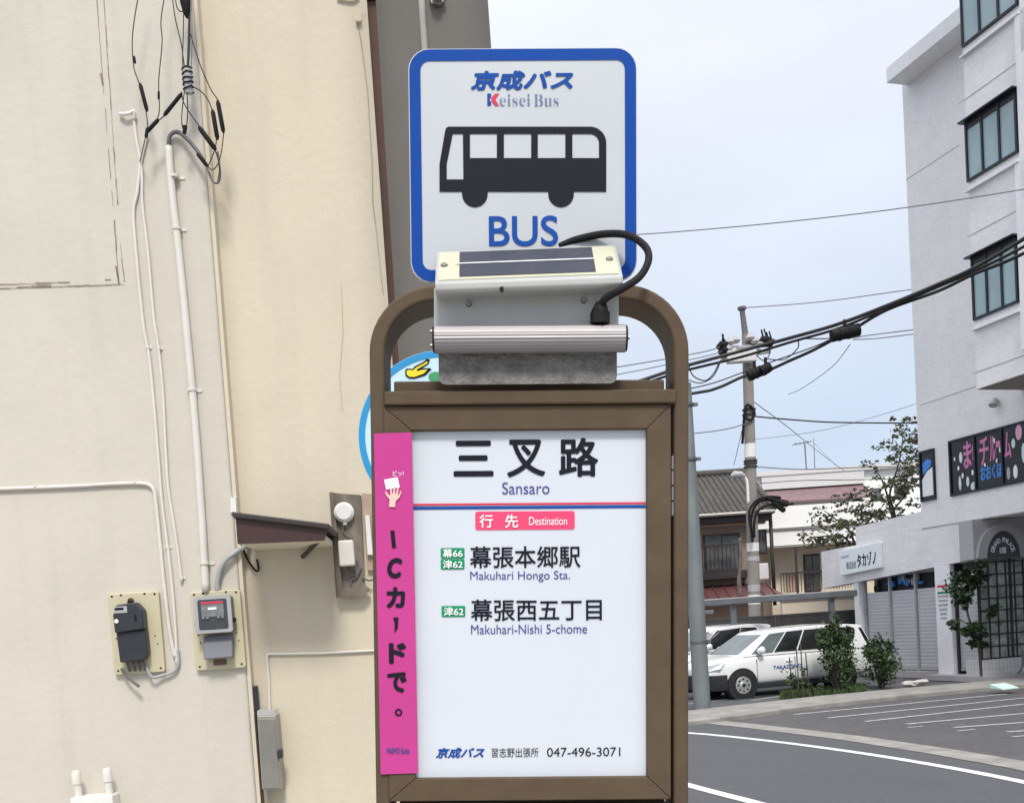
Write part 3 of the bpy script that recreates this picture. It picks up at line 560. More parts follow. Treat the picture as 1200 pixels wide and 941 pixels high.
# weathered joints of a filled-in opening
rng = random.Random(5)
def crack(p, q, w, gap, y=-0.0025):
    b = MB(WF)
    a = Wp(*p); c = Wp(*q); Lg = hypot(c[0]-a[0], c[1]-a[1]); dx, dz = (c[0]-a[0])/Lg, (c[1]-a[1])/Lg; t = 0
    while t < Lg:
        s = min(Lg, t+rng.uniform(0.015, 0.07))
        if rng.random() > gap:
            ww = w*rng.uniform(0.35, 1.25); o = rng.uniform(-0.0012, 0.0012); o2 = rng.uniform(-0.0012, 0.0012)
            b.poly([(a[0]+dx*t+dz*(o-ww), y, a[1]+dz*t-dx*(o-ww)), (a[0]+dx*s+dz*(o2-ww*0.7), y, a[1]+dz*s-dx*(o2-ww*0.7)), (a[0]+dx*s+dz*(o2+ww), y, a[1]+dz*s-dx*(o2+ww)), (a[0]+dx*t+dz*(o+ww), y, a[1]+dz*t-dx*(o+ww))])
        t = s
    b.build('joint_crack', M['crack'], front)
crack((119, -40), (138, 240), 0.0017, 0.0); crack((110.5, -40), (121, 100), 0.0012, 0.12); crack((121, 100), (133, 245), 0.0010, 0.45)
crack((134, 258), (139, 332), 0.0024, 0.0); crack((141, 285), (146, 330), 0.0018, 0.3); crack((-40, 335), (82, 331), 0.0020, 0.05); crack((-40, 340), (146, 333.5), 0.0018, 0.04); crack((92, 330), (130, 328), 0.0018, 0.4)
crack((115, 70), (121, 100), 0.0032, 0.2); crack((136, 312), (140, 333), 0.005, 0.1); crack((20, 337), (60, 335), 0.004, 0.5)
y_s = REC-0.003
def crk(pts, w, y):
    P = [Wp(*q, y) for q in pts]; b = MB(WF)
    for (ax, az), (bx, bz) in zip(P, P[1:]): b.poly([(ax-w, y, az), (bx-w, y, bz), (bx+w, y, bz), (ax+w, y, az)])
    b.build('joint_crack', mat('crack_soft', (0.38, 0.33, 0.25), 0.95, var=0.2), rec)
crk([(419, 25), (424, 55), (426, 70), (431, 110), (433, 145), (436, 190), (437, 240), (440, 262)], 0.0016, y_s); crk([(400, 335), (402, 390), (398, 440), (401, 480)], 0.0008, y_s); crk([(395, 335), (425, 327), (452, 325)], 0.0006, y_s); crk([(440, 262), (444, 300), (449, 345)], 0.0012, y_s)
b = MB(WF); q = W3(420, 20, REC-0.012); b.box(q.x-0.012, q.x+0.012, REC-0.02, REC, q.z-0.02, q.z+0.02); b.tube(catmull([W3(395, -2, REC-0.008), W3(412, 1, REC-0.008), W3(420, -3, REC-0.008)], 4), 0.006, 6); b.build('wall_bracket', M['cream'], rec)
# door hood on the return wall
hood = thing('door_hood', 'small dark brown door hood projecting from the wall corner', 'awning', Matrix.Translation(WF @ V((xe, 0.1, Wp(275, 637)[1]))))
yh0, yh1 = -0.30, 0.067
ph = [Wp(276, 607, yh0), Wp(383, 620, yh0), Wp(380, 633, yh0), Wp(279, 637, yh0)]; xh = ph[0][0]; ph[3] = (xh, ph[3][1])
b = MB(WF); b.xz(ph, yh0, yh0+0.02); b.build('cheek', M['brownmetal'], hood)
b = MB(WF); b.xz([(xh+0.002, ph[3][1]+0.03), (ph[2][0], ph[2][1]+0.025), (ph[2][0], ph[2][1]+0.004), (xh+0.002, ph[3][1]+0.004)], yh0+0.021, -0.003); b.xz([(max(xh, xe+0.02), ph[3][1]+0.03), (ph[2][0], ph[2][1]+0.025), (ph[2][0], ph[2][1]+0.004), (max(xh, xe+0.02), ph[3][1]+0.004)], -0.002, yh1); b.build('soffit', M['cream'], hood)
a0 = Wp(273, 600, yh0); a1 = Wp(386, 614, yh0)
b = MB(WF); b.xz([(a0[0], a0[1]), (a1[0], a1[1]), (a1[0], a1[1]-0.021), (a0[0], a0[1]-0.021)], yh0-0.02, -0.003); b.xz([(xe+0.02, a0[1]+(a1[1]-a0[1])*(xe+0.02-a0[0])/(a1[0]-a0[0])), (a1[0], a1[1]), (a1[0], a1[1]-0.021), (xe+0.02, a0[1]-0.021+(a1[1]-a0[1])*(xe+0.02-a0[0])/(a1[0]-a0[0]))], -0.0029, yh1); b.build('roof_sheet', M['darkbrown'], hood, bevel=0.004)
s0 = W3(377, 630, -0.2); s1 = W3(355, 652, REC-0.005)
b = MB(WF); b.tube([s0, s1], 0.01, 6); b.build('strut', M['darkbrown'], hood)
b = MB(WF); b.tube(catmull([W3(284, 640, 0.05), W3(290, 655, 0.05), W3(299, 668, 0.05), W3(303, 667, 0.05), W3(301, 655, 0.05)], 5), 0.0045, 8); o = b.build('cable_loop', M['rubber'], hood, smooth=True)
b = MB(WF); b.xz([Wp(270, 583, -0.01), Wp(276, 583, -0.01), Wp(277, 602, -0.01), Wp(270, 600, -0.01)], -0.01, 0.03); b.build('roof_flashing', M['whiteplastic'], hood)
# side door of the return wall
zd = Wp(303, 836, 0.1)[1]
b = MB(WF); b.box(xe-0.02, xe+0.022, 0.012, REC-0.02, 0.1, zd); dr_ = b.build('door', M['brownmetal'], house)
b = MB(WF); q0 = W3(298, 803, 0.06); q1 = W3(300, 832, 0.06); b.box(xe+0.0, xe+0.034, 0.025, 0.06, q1.z, q0.z); b.build('door_closer', M['navyplastic'], house, bevel=0.004)

def wall_item(name, label, cat, px, py, y, group=None): return thing(name, label, cat, Matrix.Translation(WF @ W3(px, py, y)), group)
def wrect(px0, px1, py0, py1, y):              # pixel box on the wall -> x0,x1,z0,z1
    xm, ym = (px0+px1)/2, (py0+py1)/2; return Wp(px0, ym, y)[0], Wp(px1, ym, y)[0], Wp(xm, py1, y)[1], Wp(xm, py0, y)[1]
# pipes and cables on the wall
def pipe(name, label, cat, pts, r, m, y=-0.016, clamps=(), group=None, n=6, cl=1.6):
    P = [W3(q[0], q[1], q[2] if len(q) > 2 else y) for q in pts]
    b = MB(WF); b.tube(catmull(P, n), r, 10)
    if not clamps: o = b.build(name, m, None, smooth=True); return tag(o, label, cat, group)
    t = wall_item(name, label, cat, pts[-1][0], pts[-1][1], y, group); b.build('pipe', m, t, smooth=True)
    for cx, cy in clamps:
        q = W3(cx, cy, y); b = MB(WF); b.cyl(q+V((0, 0, -0.005)), q+V((0, 0, 0.005)), r*1.25, n=14); b.box(q.x-r*cl, q.x+r*cl*1.5, -0.004, 0.0, q.z-0.006, q.z+0.006); b.build('clamp', m, t, smooth='auto')
    return t
pipe('conduit_pipe', 'white conduit pipe running down the wall to the right-hand meter', 'conduit', [(197.5, 172), (202, 230), (209, 290), (219, 390), (229, 500), (236, 600), (241.5, 694)], 0.0148, M['pvc'], -0.018, [(204.5, 207), (207, 268), (225, 457), (240, 660)])
pipe('flexible_conduit', 'dark grey flexible conduit arching from the top of the white pipe', 'conduit', [(197.5, 174, -0.018), (199, 160, -0.018), (206, 155, -0.02), (216, 160, -0.03), (232, 178, -0.05), (241, 193, -0.06), (249, 212, -0.07), (256, 214, -0.07), (258, 203, -0.07), (255, 178, -0.07)], [0.0082]*18+[0.0075]*12+[0.004]*25, M['wiregrey'])
pipe('wall_cable', 'thin white cable on the wall looping left of its neighbour', 'cable', [(172, 160), (165, 190), (161, 225), (156.5, 250), (160, 300), (168, 380), (175, 420), (181, 480), (186, 540), (190, 590), (197, 645), (202, 690), (206, 742), (207, 778)], 0.0062, M['pvc'], -0.008, [(173, 407), (196, 641)])
pipe('wall_cable', 'thin white cable with a kink ending by the right-hand meter board', 'cable', [(156, 133), (160, 165), (166, 200), (167, 240), (174, 300), (180, 370), (186, 410), (191, 460), (194, 520), (197, 570), (203, 610), (209, 650), (213, 682)], 0.0058, M['pvc'], -0.008, [(186.5, 408), (213, 677)])
pipe('wall_cable', 'white cable crossing the wall from the left and bending down to the meters', 'cable', [(-60, 576), (0, 573), (40, 571.5), (90, 569.5), (135, 567), (165, 566.5), (176, 569), (181, 577), (184, 600), (188, 640), (193, 690), (199, 740), (205, 770)], 0.0075, M['pvc'], -0.009, [(42, 569.5), (158, 565)])
pipe('meter_tail', 'grey cable tail curling from under the black meter to the wall cables', 'cable', [(171, 780, -0.03), (178, 793, -0.03), (190, 791, -0.02), (203, 787, -0.015), (209, 778, -0.012), (208, 760, -0.01)], 0.006, M['lightgrey'])
pipe('meter_tail', 'short dark cut cable stub hanging below the black meter', 'cable', [(142, 783, -0.03), (148, 792, -0.035), (155, 798, -0.04), (163, 804, -0.045)], [0.005]*13+[0.006]*6, M['wiregrey'])
pipe('flexible_conduit', 'grey flexible conduit bending from the corner meter under the hood', 'conduit', [(255, 692, -0.012), (255, 682, -0.014), (258, 668, -0.02), (264, 657, -0.025), (273, 649, -0.02), (284, 642, 0.01), (292, 638, 0.06)], 0.0105, M['lightgrey'])
pipe('wall_hook', 'small white hooked pipe stub on the wall beneath the wires', 'pipe stub', [(140, 134, -0.01), (146, 134, -0.02), (152, 133, -0.02), (157, 131, -0.02), (157, 140, -0.012)], 0.007, M['whiteplastic'])
# service drop: wires with black sleeves
def sleeve(b, p, q, r): b.tube([p, p.lerp(q, 0.1), p.lerp(q, 0.9), q], [r*0.5, r, r, r*0.5], 10)
D = -0.09
drop = thing('service_wires', 'tangle of thin wires with black sleeves hanging at the wall corner', 'wires', Matrix.Translation(WF @ W3(220, 200, D)))
def wr(pts, r=0.0022, m='wire', nm='wire'):
    b = MB(WF); b.tube(catmull([W3(q[0], q[1], q[2] if len(q) > 2 else D) for q in pts], 6), r, 6); return b.build(nm, M[m], drop, smooth=True)
wr([(166, -25), (158, 20), (155, 50), (157, 80), (163, 98), (170, 125), (173, 148), (172, 162)]); wr([(200, -40), (189, 20), (190, 50), (186, 95), (186, 135), (173, 155), (168, 172), (164, 190, -0.01)])
wr([(200, -20), (205, 20), (212, 50), (215, 70), (219, 100)]); wr([(222, -40), (222, 20), (221, 60), (219, 100)], 0.0052); wr([(215, -30), (215, 30), (214, 70), (216, 95)])
wr([(223, 40), (234, 75), (247, 105), (256, 120), (262, 150), (258, 185), (250, 199), (243, 195)]); wr([(222, 100), (236, 108), (246, 122), (252, 145), (253, 170), (244, 195)]); wr([(213, 108), (215, 120), (224, 135), (235, 150), (250, 172), (257, 195), (255, 213)])
wr([(216, 108), (213, 135), (214, 150), (218, 150), (220, 130), (219, 108)]); wr([(213, 108), (200, 128), (188, 140), (176, 148), (171, 160)]); wr([(224, -30), (225, 40), (224, 78)], 0.002, 'wiregrey')
wr([(205, -10), (207, 8), (212, 14), (215, 10), (213, -8)]); wr([(208, -10), (213, 6), (218, 12), (217, -4)])
for p, q, r in (((157, 66), (158.5, 75), 0.0045), ((164, 98), (172.5, 131), 0.0075), ((186, 107), (186, 117), 0.0045), ((186, 140), (172, 155), 0.0075), ((173, 150), (171, 162), 0.0065), ((213, 110), (192, 136), 0.0075), ((255, 118), (262, 156), 0.0085), ((249, 129), (255, 164), 0.0085), ((233, 149), (253, 176), 0.0095), ((231, 180), (243, 195), 0.0075)):
    b = MB(WF); sleeve(b, W3(*p, D), W3(*q, D), r); b.build('sleeve', M['rubber'], drop, smooth='auto')
b = MB(WF); q = W3(220, 94, D); r2 = random.Random(3)
b.cyl(q+V((0, 0, -0.05)), q+V((0, 0, 0.04)), 0.014, 0.018, 12); an = b.build('anchor_clamp', M['lightgrey'], drop, smooth='auto')
b = MB(WF)
for k in range(5): zz = q.z-0.045+k*0.018; b.tube([(q.x+0.019*cos(t*0.8), q.y+0.019*sin(t*0.8), zz+0.018*t/8+r2.uniform(-.004, .004)) for t in range(9)], 0.003, 6)
b.build('binding_wire', M['rubber'], an, smooth=True)
b = MB(WF); q = W3(216, 3, D); b.tube([q+V((0, 0, 0.06)), q+V((0.004, 0, 0.0)), q+V((0.006, 0, -0.04)), q+V((0.006, 0, -0.06))], [0.012, 0.02, 0.014, 0.004], 10); b.build('insulator', M['rubber'], drop, smooth='auto')
b = MB(WF); b.cyl(W3(217, 148, D), W3(216, 157, D), 0.009, 0.007, 10); b.build('cap', M['rubber'], drop)
b = MB(WF); b.tube([W3(222, 90, 0.0), W3(222, 90, D)], 0.006, 8); b.build('wall_bolt', M['steel'], drop)

# electric meters
def board(t, x0, x1, z0, z1, y=-0.022):
    b = MB(WF); b.xz(rrect(x0, x1, z0, z1, 0.012), y, 0.0); o = b.build('backing_board', M['meterboard'], t, bevel=0.004)
    b = MB(WF)
    for fx in (0.08, 0.26, 0.72, 0.92):
        for fz in (0.965, 0.05) if fx in (0.08, 0.92) else (0.975,):
            b.cyl((x0+(x1-x0)*fx, y+0.001, z0+(z1-z0)*fz), (x0+(x1-x0)*fx, y-0.0015, z0+(z1-z0)*fz), 0.0042, n=10)
    for fx, fz in ((0.13, 0.35), (0.9, 0.35), (0.86, 0.45), (0.1, 0.45)): b.cyl((x0+(x1-x0)*fx, y+0.001, z0+(z1-z0)*fz), (x0+(x1-x0)*fx, y-0.001, z0+(z1-z0)*fz), 0.003, n=8)
    b.build('screw_hole', M['dark'], o); return o
t = wall_item('electric_meter', 'black smart electric meter on cream board, left one on the wall', 'meter', 162, 790, 0)
X0, X1, Z0, Z1 = wrect(132, 191.5, 694, 789, 0); board(t, X0, X1, Z0, Z1)
fx = lambda f: X0+(X1-X0)*f
fz = lambda f: Z1-(Z1-Z0)*f
oct_ = [(fx(.16), fz(.27)), (fx(.24), fz(.15)), (fx(.62), fz(.13)), (fx(.74), fz(.23)), (fx(.74), fz(.46)), (fx(.17), fz(.49))]
b = MB(WF); b.xz(oct_, -0.085, -0.023); b.build('meter_body', M['navyplastic'], t, bevel=0.006, seg=3)
b = MB(WF); b.xz([(fx(.175), fz(.485)), (fx(.745), fz(.465)), (fx(.755), fz(.75)), (fx(.68), fz(.83)), (fx(.20), fz(.85))], -0.07, -0.023); b.build('terminal_cover', M['navyplastic'], t, bevel=0.005, seg=3)
b = MB(WF); b.box(fx(.2), fx(.45), -0.0875, -0.084, fz(.25), fz(.17)); d = b.build('display', M['lightgrey'], t); b = MB(WF); b.box(fx(.215), fx(.385), -0.0885, -0.0878, fz(.215), fz(.185)); b.build('digits_window', M['ink'], d)
b = MB(WF); b.cyl((fx(.225), -0.088, fz(.345)), (fx(.225), -0.084, fz(.345)), 0.0085, n=18); b.build('button', M['whiteplastic'], t)
b = MB(WF); b.box(fx(.575), fx(.615), -0.0865, -0.084, fz(.36), fz(.28)); b.build('slot', M['ink'], t)
b = MB(WF); b.cyl((fx(.445), -0.036, fz(.125)), (fx(.445), -0.022, fz(.1)), 0.011, 0.013, 12); b.build('fixing_screw', M['brownmetal'], t)
b = MB(WF)
for f in (.3, .4, .5, .6): b.tube([(fx(f), -0.045, fz(.82)), (fx(f+.005), -0.04, fz(.9)), (fx(f+.02), -0.03, fz(.96))], 0.006, 8)
b.build('terminal_wire', M['wiregrey'], t, smooth=True)
t = wall_item('electric_meter', 'old grey dial meter under a clear cover, nearest the wall corner', 'meter', 260, 785, 0)
X0, X1, Z0, Z1 = wrect(227.5, 286, 692, 784, 0); board(t, X0, X1, Z0, Z1)
V2, F2 = shape([rrect(fx(.12), fx(.86), fz(.535), fz(.075), 0.012), rrect(fx(.20), fx(.78), fz(.495), fz(.115), 0.008)])
b = MB(WF); b.xz(rrect(fx(.12), fx(.86), fz(.535), fz(.075), 0.012), -0.08, -0.023); hb = b.build('meter_case', M['greyplastic'], t, bevel=0.004)
b = MB(WF); put_flat(b, V2, F2, lambda q: (q.x, -0.0825, q.y)); b.build('cover_rim', M['lightgrey'], hb)
b = MB(WF); b.box(fx(.205), fx(.775), -0.0822, -0.0804, fz(.49), fz(.12)); b.build('cover_glass', M['clear'], hb)
b = MB(WF); b.box(fx(.27), fx(.71), -0.0842, -0.083, fz(.33), fz(.14)); dl = b.build('dial_plate', mat('dial_grey', (0.2, 0.21, 0.215), 0.25, var=0.2, scale=40), hb)
b = MB(WF); b.box(fx(.27), fx(.71), -0.0856, -0.0846, fz(.17), fz(.145)); b.build('red_label', M['inkred'], dl); b = MB(WF); b.box(fx(.4), fx(.57), -0.0856, -0.0846, fz(.245), fz(.215)); b.build('number_label', M['letterwhite'], dl)
b = MB(WF)
for f in (.3, .38, .6, .68): b.cyl((fx(f), -0.086, fz(.36)), (fx(f), -0.083, fz(.34)), 0.006, n=8)
b.build('dial_screw', M['alu'], dl)
b = MB(WF); b.box(fx(.09), fx(.13), -0.06, -0.04, fz(.44), fz(.38)); b.box(fx(.855), fx(.9), -0.06, -0.04, fz(.42), fz(.36)); b.build('latch', M['rubber'], hb)
b = MB(WF); b.hexa([(fx(.22), -0.072, fz(.86)), (fx(.80), -0.072, fz(.85)), (fx(.80), -0.023, fz(.85)), (fx(.22), -0.023, fz(.86))], [(fx(.22), -0.045, fz(.57)), (fx(.80), -0.045, fz(.56)), (fx(.80), -0.023, fz(.56)), (fx(.22), -0.023, fz(.57))]); b.build('terminal_cover', M['greyplastic'], t, bevel=0.004)
b = MB(WF); b.box(fx(.36), fx(.62), -0.026, -0.021, fz(.945), fz(.875)); b.build('name_plate', M['brownboard'], t)
# box with capped stubs at the lower left
t = wall_item('pipe_junction_box', 'white box with two capped pipe stubs low on the wall', 'junction box', 108, 938, 0)
X0, X1, Z0, Z1 = wrect(86, 136, 932, 990, -0.07); b = MB(WF); b.box(X0, X1, -0.09, 0.0, Z0, Z1); b.build('box', M['whiteplastic'], t, bevel=0.006)
for px, top in ((91.5, 902), (128, 899)):
    q = W3(px, 934, -0.055); z1 = Wp(px, top, -0.055)[1]; b = MB(WF); b.cyl((q.x+0.004, -0.055, q.z-0.01), (q.x, -0.055, z1-0.04), 0.0145, n=16); b.cyl((q.x+0.004, -0.055, q.z-0.01), (q.x+0.004, -0.055, q.z+0.004), 0.021, n=16); st = b.build('pipe_stub', M['pvc'], t, smooth='auto')
    b = MB(WF); b.tube([(q.x, -0.055, z1-0.055), (q.x, -0.055, z1-0.012), (q.x, -0.055, z1-0.003), (q.x, -0.055, z1)], [0.018, 0.018, 0.014, 0.004], 16); b.build('stub_cap', M['pvc'], st, smooth='auto')
# weathered backboard on the recessed wall
t = wall_item('service_backboard', 'weathered wooden board with round white fitting and cream box beside the stand', 'backboard', 405, 695, REC)
b = MB(WF); b.xz([Wp(*q, REC-0.02) for q in ((386, 577), (423, 580), (428, 697), (394, 700))], REC-0.025, REC); bo = b.build('board', M['weathered'], t, bevel=0.003)
b = MB(WF); b.xz([Wp(*q, REC-0.03) for q in ((386, 577), (391, 577), (402, 698), (396, 700))], REC-0.04, REC-0.026); b.xz([Wp(*q, REC-0.03) for q in ((398, 690), (428, 686), (434, 690), (426, 699), (397, 700))], REC-0.05, REC-0.026); b.build('batten', M['weathered'], bo)
q = W3(403, 600, REC-0.05); b = MB(WF); b.tube([q+V((0, 0.024, 0)), q+V((0, 0.0, 0)), q+V((0, -0.012, 0))], [0.04, 0.04, 0.03], 28); b.cyl(q+V((0, 0.01, -0.05)), q+V((0, 0.01, -0.035)), 0.009, n=10); b.build('round_fitting', M['whiteplastic'], t, smooth='auto')
X0, X1, Z0, Z1 = wrect(397, 415, 633, 663, REC-0.07); b = MB(WF); b.box(X0, X1, REC-0.08, REC-0.026, Z0, Z1); b.build('cream_box', M['pvc'], t, bevel=0.006)
for pts, r in (([(403, 613), (402, 622), (408, 628), (414, 630)], 0.003), ([(418, 655), (421, 668), (416, 674), (409, 670), (405, 664)], 0.0045), ([(380, 635), (388, 637), (397, 636)], 0.004), ([(424, 676), (432, 680), (440, 678)], 0.004), ([(414, 690), (411, 680), (418, 676), (424, 664)], 0.003)):
    b = MB(WF); b.tube(catmull([W3(*p, REC-0.035) for p in pts], 5), r, 7); b.build('loose_cable', M['wiregrey'], t, smooth=True)
t = wall_item('side_board', 'pinkish narrow board with white strip half hidden by the stand', 'board', 432, 668, REC)
b = MB(WF); b.xz([Wp(*q, REC-0.015) for q in ((424, 578), (446, 580), (452, 668), (431, 668))], REC-0.02, REC); b.build('board', mat('pinkish_wood', (0.42, 0.31, 0.24), 0.9, var=0.2, scale=10), t)
b = MB(WF); b.xz([Wp(*q, REC-0.03) for q in ((428, 604), (433, 604), (437, 650), (431, 650))], REC-0.04, REC-0.021); b.build('white_strip', M['whiteplastic'], t)
pipe('wall_cable', 'cream cable on the shaded recessed wall above the grey box', 'cable', [(316, 838, REC-0.008), (315, 800, REC-0.008), (313, 772, REC-0.008), (315, 766.5, REC-0.008), (330, 766, REC-0.008), (380, 765, REC-0.008), (440, 762, REC-0.008), (470, 761, REC-0.008)], 0.0055, M['pvc'], REC-0.008)
t = wall_item('meter_box', 'grey metal wall box with black latch in the recess', 'box', 316, 925, REC)
P = [Wp(*q, REC-0.1) for q in ((301, 838), (323.5, 838), (330.5, 925), (307, 925))]
b = MB(WF); b.xz(P, REC-0.1, REC-0.002); b.build('box_body', M['boxgrey'], t, bevel=0.004)
cxm = [((x-sum(p[0] for p in P)/4)*0.86+sum(p[0] for p in P)/4, (z-sum(p[1] for p in P)/4)*0.94-0.004+sum(p[1] for p in P)/4) for x, z in P]
b = MB(WF); b.xz(cxm, REC-0.104, REC-0.1002); b.build('lid', mat('box_lid', (0.235, 0.23, 0.205), 0.4, 0.2), t, bevel=0.002)
q = W3(329.5, 882, REC-0.08); b = MB(WF); b.box(q.x-0.012, q.x+0.008, REC-0.112, REC-0.07, q.z-0.017, q.z+0.017); b.build('latch', M['navyplastic'], t, bevel=0.004)
b = MB(WF); b.xz([(P[0][0], P[0][1]-0.001+0.001), (P[1][0], P[1][1]), (P[1][0]-0.008, P[1][1]+0.02), (P[0][0]+0.004, P[0][1]+0.02)], REC-0.098, REC-0.01); b.build('sloped_top', M['lampwhite'], t)

# ================================================================== TILED BUILDING ON THE RIGHT
def hor(px):
    a = ray(px, 0).z; c = ray(px, 1000).z; return 1000*a/(a-c)
d_ = ray(224, hor(224)); d_.z = 0; d_.normalize(); ev = -d_; ninv = V((d_.y, -d_.x, 0))
Pp = hitG(1109, 788, 0.15); Pp.z = 0
FF = frame(Pp, ev, ninv)
def Fp(px, py, y=0.0): q = fat(FF, px, py, y); return q.x, q.z
bld = thing('tiled_building', 'pale grey tiled four-storey building with shuttered shops across the road', 'building', FF)
SE, SR = -0.60, 14.0
ZC = 3.50
b = MB(FF); b.xy([(SE, 0), (SR, 0), (SR, 11), (SE, 11)], ZC, 13.55); main = b.build('upper_wall', M['tile'], bld)
# low front band with its step, carried over the shop fronts
b = MB(FF); b.xz([(-4.62, 2.34), (1.15, 2.66), (1.15, ZC-0.002), (-0.602, ZC-0.002), (-0.602, 3.9), (-3.08, 3.82), (-3.08, 3.36), (-4.62, 3.33)], 0.0, 0.35); band = b.build('shop_band', M['bandtile'], bld)
b = MB(FF); b.box(-4.5, -0.61, 0.36, 6, 2.5, 3.3); b.box(-0.605, 1.15, 0.36, 6, 2.75, ZC-0.004); b.build('shop_ceiling', M['trimgrey'], bld)
b = MB(FF); b.box(-0.59, SR, -0.014, 0.0, ZC-0.012, ZC+0.012); b.build('band_joint', M['trimgrey'], bld)
# projecting bay with the stair windows
BO = -1.1
def Bp(px, py): return Fp(px, py, BO)
sb = Bp(1145, 456)[0]; zb0 = Bp(1145, 456)[1]
b = MB(FF); b.xy([(sb, BO), (SR, BO), (SR, -0.002), (sb, -0.002)], zb0, 17.0); b.build('bay_wall', M['tile'], bld)
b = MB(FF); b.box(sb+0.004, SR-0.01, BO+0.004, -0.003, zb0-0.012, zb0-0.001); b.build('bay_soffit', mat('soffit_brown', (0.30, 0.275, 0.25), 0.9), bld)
# roof slab
q1 = fat(FF, 1039, 98, -0.55)
b = MB(FF); b.box(q1.x, sb-0.003, -0.55, 11.5, q1.z, q1.z+0.33); b.box(SE+0.1, SR, 0.1, 11, 13.55, q1.z+0.25); b.build('roof_slab', M['trimwhite'], bld, bevel=0.01)
b = MB(FF); b.box(1.2, SR, 2.0, 2.1, 0, ZC-0.004); b.build('entrance_back_wall', M['trimgrey'], bld)
# floor joint lines
def line(px0, py0, px1, py1, y, wd=0.013):
    a = Fp(px0, py0, y); c = Fp(px1, py1, y); z = (a[1]+c[1])/2; b = MB(FF); b.box(a[0], c[0], y-0.006, y, z-wd/2, z+wd/2); b.build('floor_joint', M['trimgrey'], bld)
line(1062, 213, 1124, 168, 0.0); line(1078, 472, 1144, 456, 0.0)
line(1124, 124, 1240, 37, BO); line(1134, 280, 1260, 208, BO); line(1139, 440, 1260, 393, BO)
def window(x0, x1, z0, z1, y, panes, m, nm='window', top=0.0):
    b = MB(FF); fw = 0.045
    b.box(x0, x1, y-0.05, y-0.001, z0, z0+fw); b.box(x0, x1, y-0.05, y-0.001, z1-fw, z1); b.box(x0, x0+fw, y-0.05, y-0.001, z0+fw, z1-fw); b.box(x1-fw, x1, y-0.05, y-0.001, z0+fw, z1-fw)
    for k in range(1, panes): xx = x0+(x1-x0)*k/panes; b.box(xx-fw/2, xx+fw/2, y-0.05, y-0.001, z0+fw, z1-fw)
    f = b.build(nm, M['winframe'], bld)
    b = MB(FF); b.box(x0+fw, x1-fw, y-0.018, y-0.0015, z0+fw, z1-fw); b.build('pane', m, f)
    if top:
        b = MB(FF); b.box(x0-0.06, x1+0.05, y-0.16, y-0.001, z1+0.002, z1+0.03); b.build('hood', M['winframe'], f)
        b = MB(FF); b.box(x0+fw, x1-fw, y-0.03, y-0.0185, z1-top, z1-fw); b.build('blind_box', M['darkbrown'], f)
        b = MB(FF); b.box(x0-0.04, x1+0.05, y-0.08, y-0.001, z0-0.19, z0-0.16); b.build('sill', M['trimwhite'], f)
    return f
for a, c, tp in (((1131.5, 146), (1135.5, 214), 0.14), ((1138.5, 304), (1143, 376), 0.14), ((1125.5, -40), (1128.5, 57), 0.14)):
    A = Bp(*a); B_ = Bp(*c); z1 = A[1]; z0 = B_[1]; x0 = (A[0]+B_[0])/2
    x1_ = Bp(1193, (a[1]+c[1])/2-40)[0]
    window(x0, x1_, z0, z1, BO, 3, M['tealglass'], top=tp)
    b = MB(FF); b.box(x1_+0.06, x1_+0.5, BO-0.06, BO-0.001, z0-0.9, z1+1.3); b.build('pilaster', M['trimwhite'], bld)
# nursery windows with cut-outs on the glass
nz0, nz1 = 4.1, 5.32
nf = window(0.42, 4.30, nz0, nz1, 0.0, 5, M['darkglass'], 'nursery_window')
YN = -0.022
def NP(X, Y): return Fp(1108+X/13.04, 490+Y/13.04, YN)
def cut(body, c0, c1, m, bold=0.0, **k):
    a, c = NP(*c0), NP(*c1); b = MB(FF); text_to(b, body, a[0], c[0], c[1], a[1], YN, bold=bold, **k); b.build('cutout_lettering', m, nf)
def cutz(body, x0, x1, z0, z1, m, bold=0.03, **k): b = MB(FF); text_to(b, body, x0, x1, z0, z1, YN, bold=bold, **k); b.build('cutout_lettering', m, nf)
xw = lambda X: NP(X, 500)[0]
cutz('ま', xw(280), xw(385), nz0+0.55, nz1-0.12, M['posterpink'], 0.05); cutz('イ', xw(388), xw(432), nz0+0.68, nz1-0.12, M['posterpink'], 0.03)
cutz('チ', xw(520), xw(655), nz0+0.52, nz1-0.12, M['posterpink'], 0.03); cutz('ル', xw(675), xw(765), nz0+0.56, nz1-0.14, M['posterpink'], 0.03); cutz('ー', xw(775), xw(845), nz0+0.82, nz0+0.95, M['posterpink'], 0.03)
cutz('ム', xw(905), xw(1000), nz0+0.55, nz1-0.14, M['posterpink'], 0.05); cutz('おおくぼ', xw(525), xw(855), nz0+0.20, nz0+0.50, M['posterblue'], 0.05)
rg = random.Random(8)
def blob(px, pz, rx, rz, m, n=14):
    b = MB(FF); cx = xw(px); b.xz([(cx+rx*cos(2*pi*k/n), nz0+pz+rz*sin(2*pi*k/n)) for k in range(n)], YN, YN+0.002); b.build('paper_cutout', m, nf)
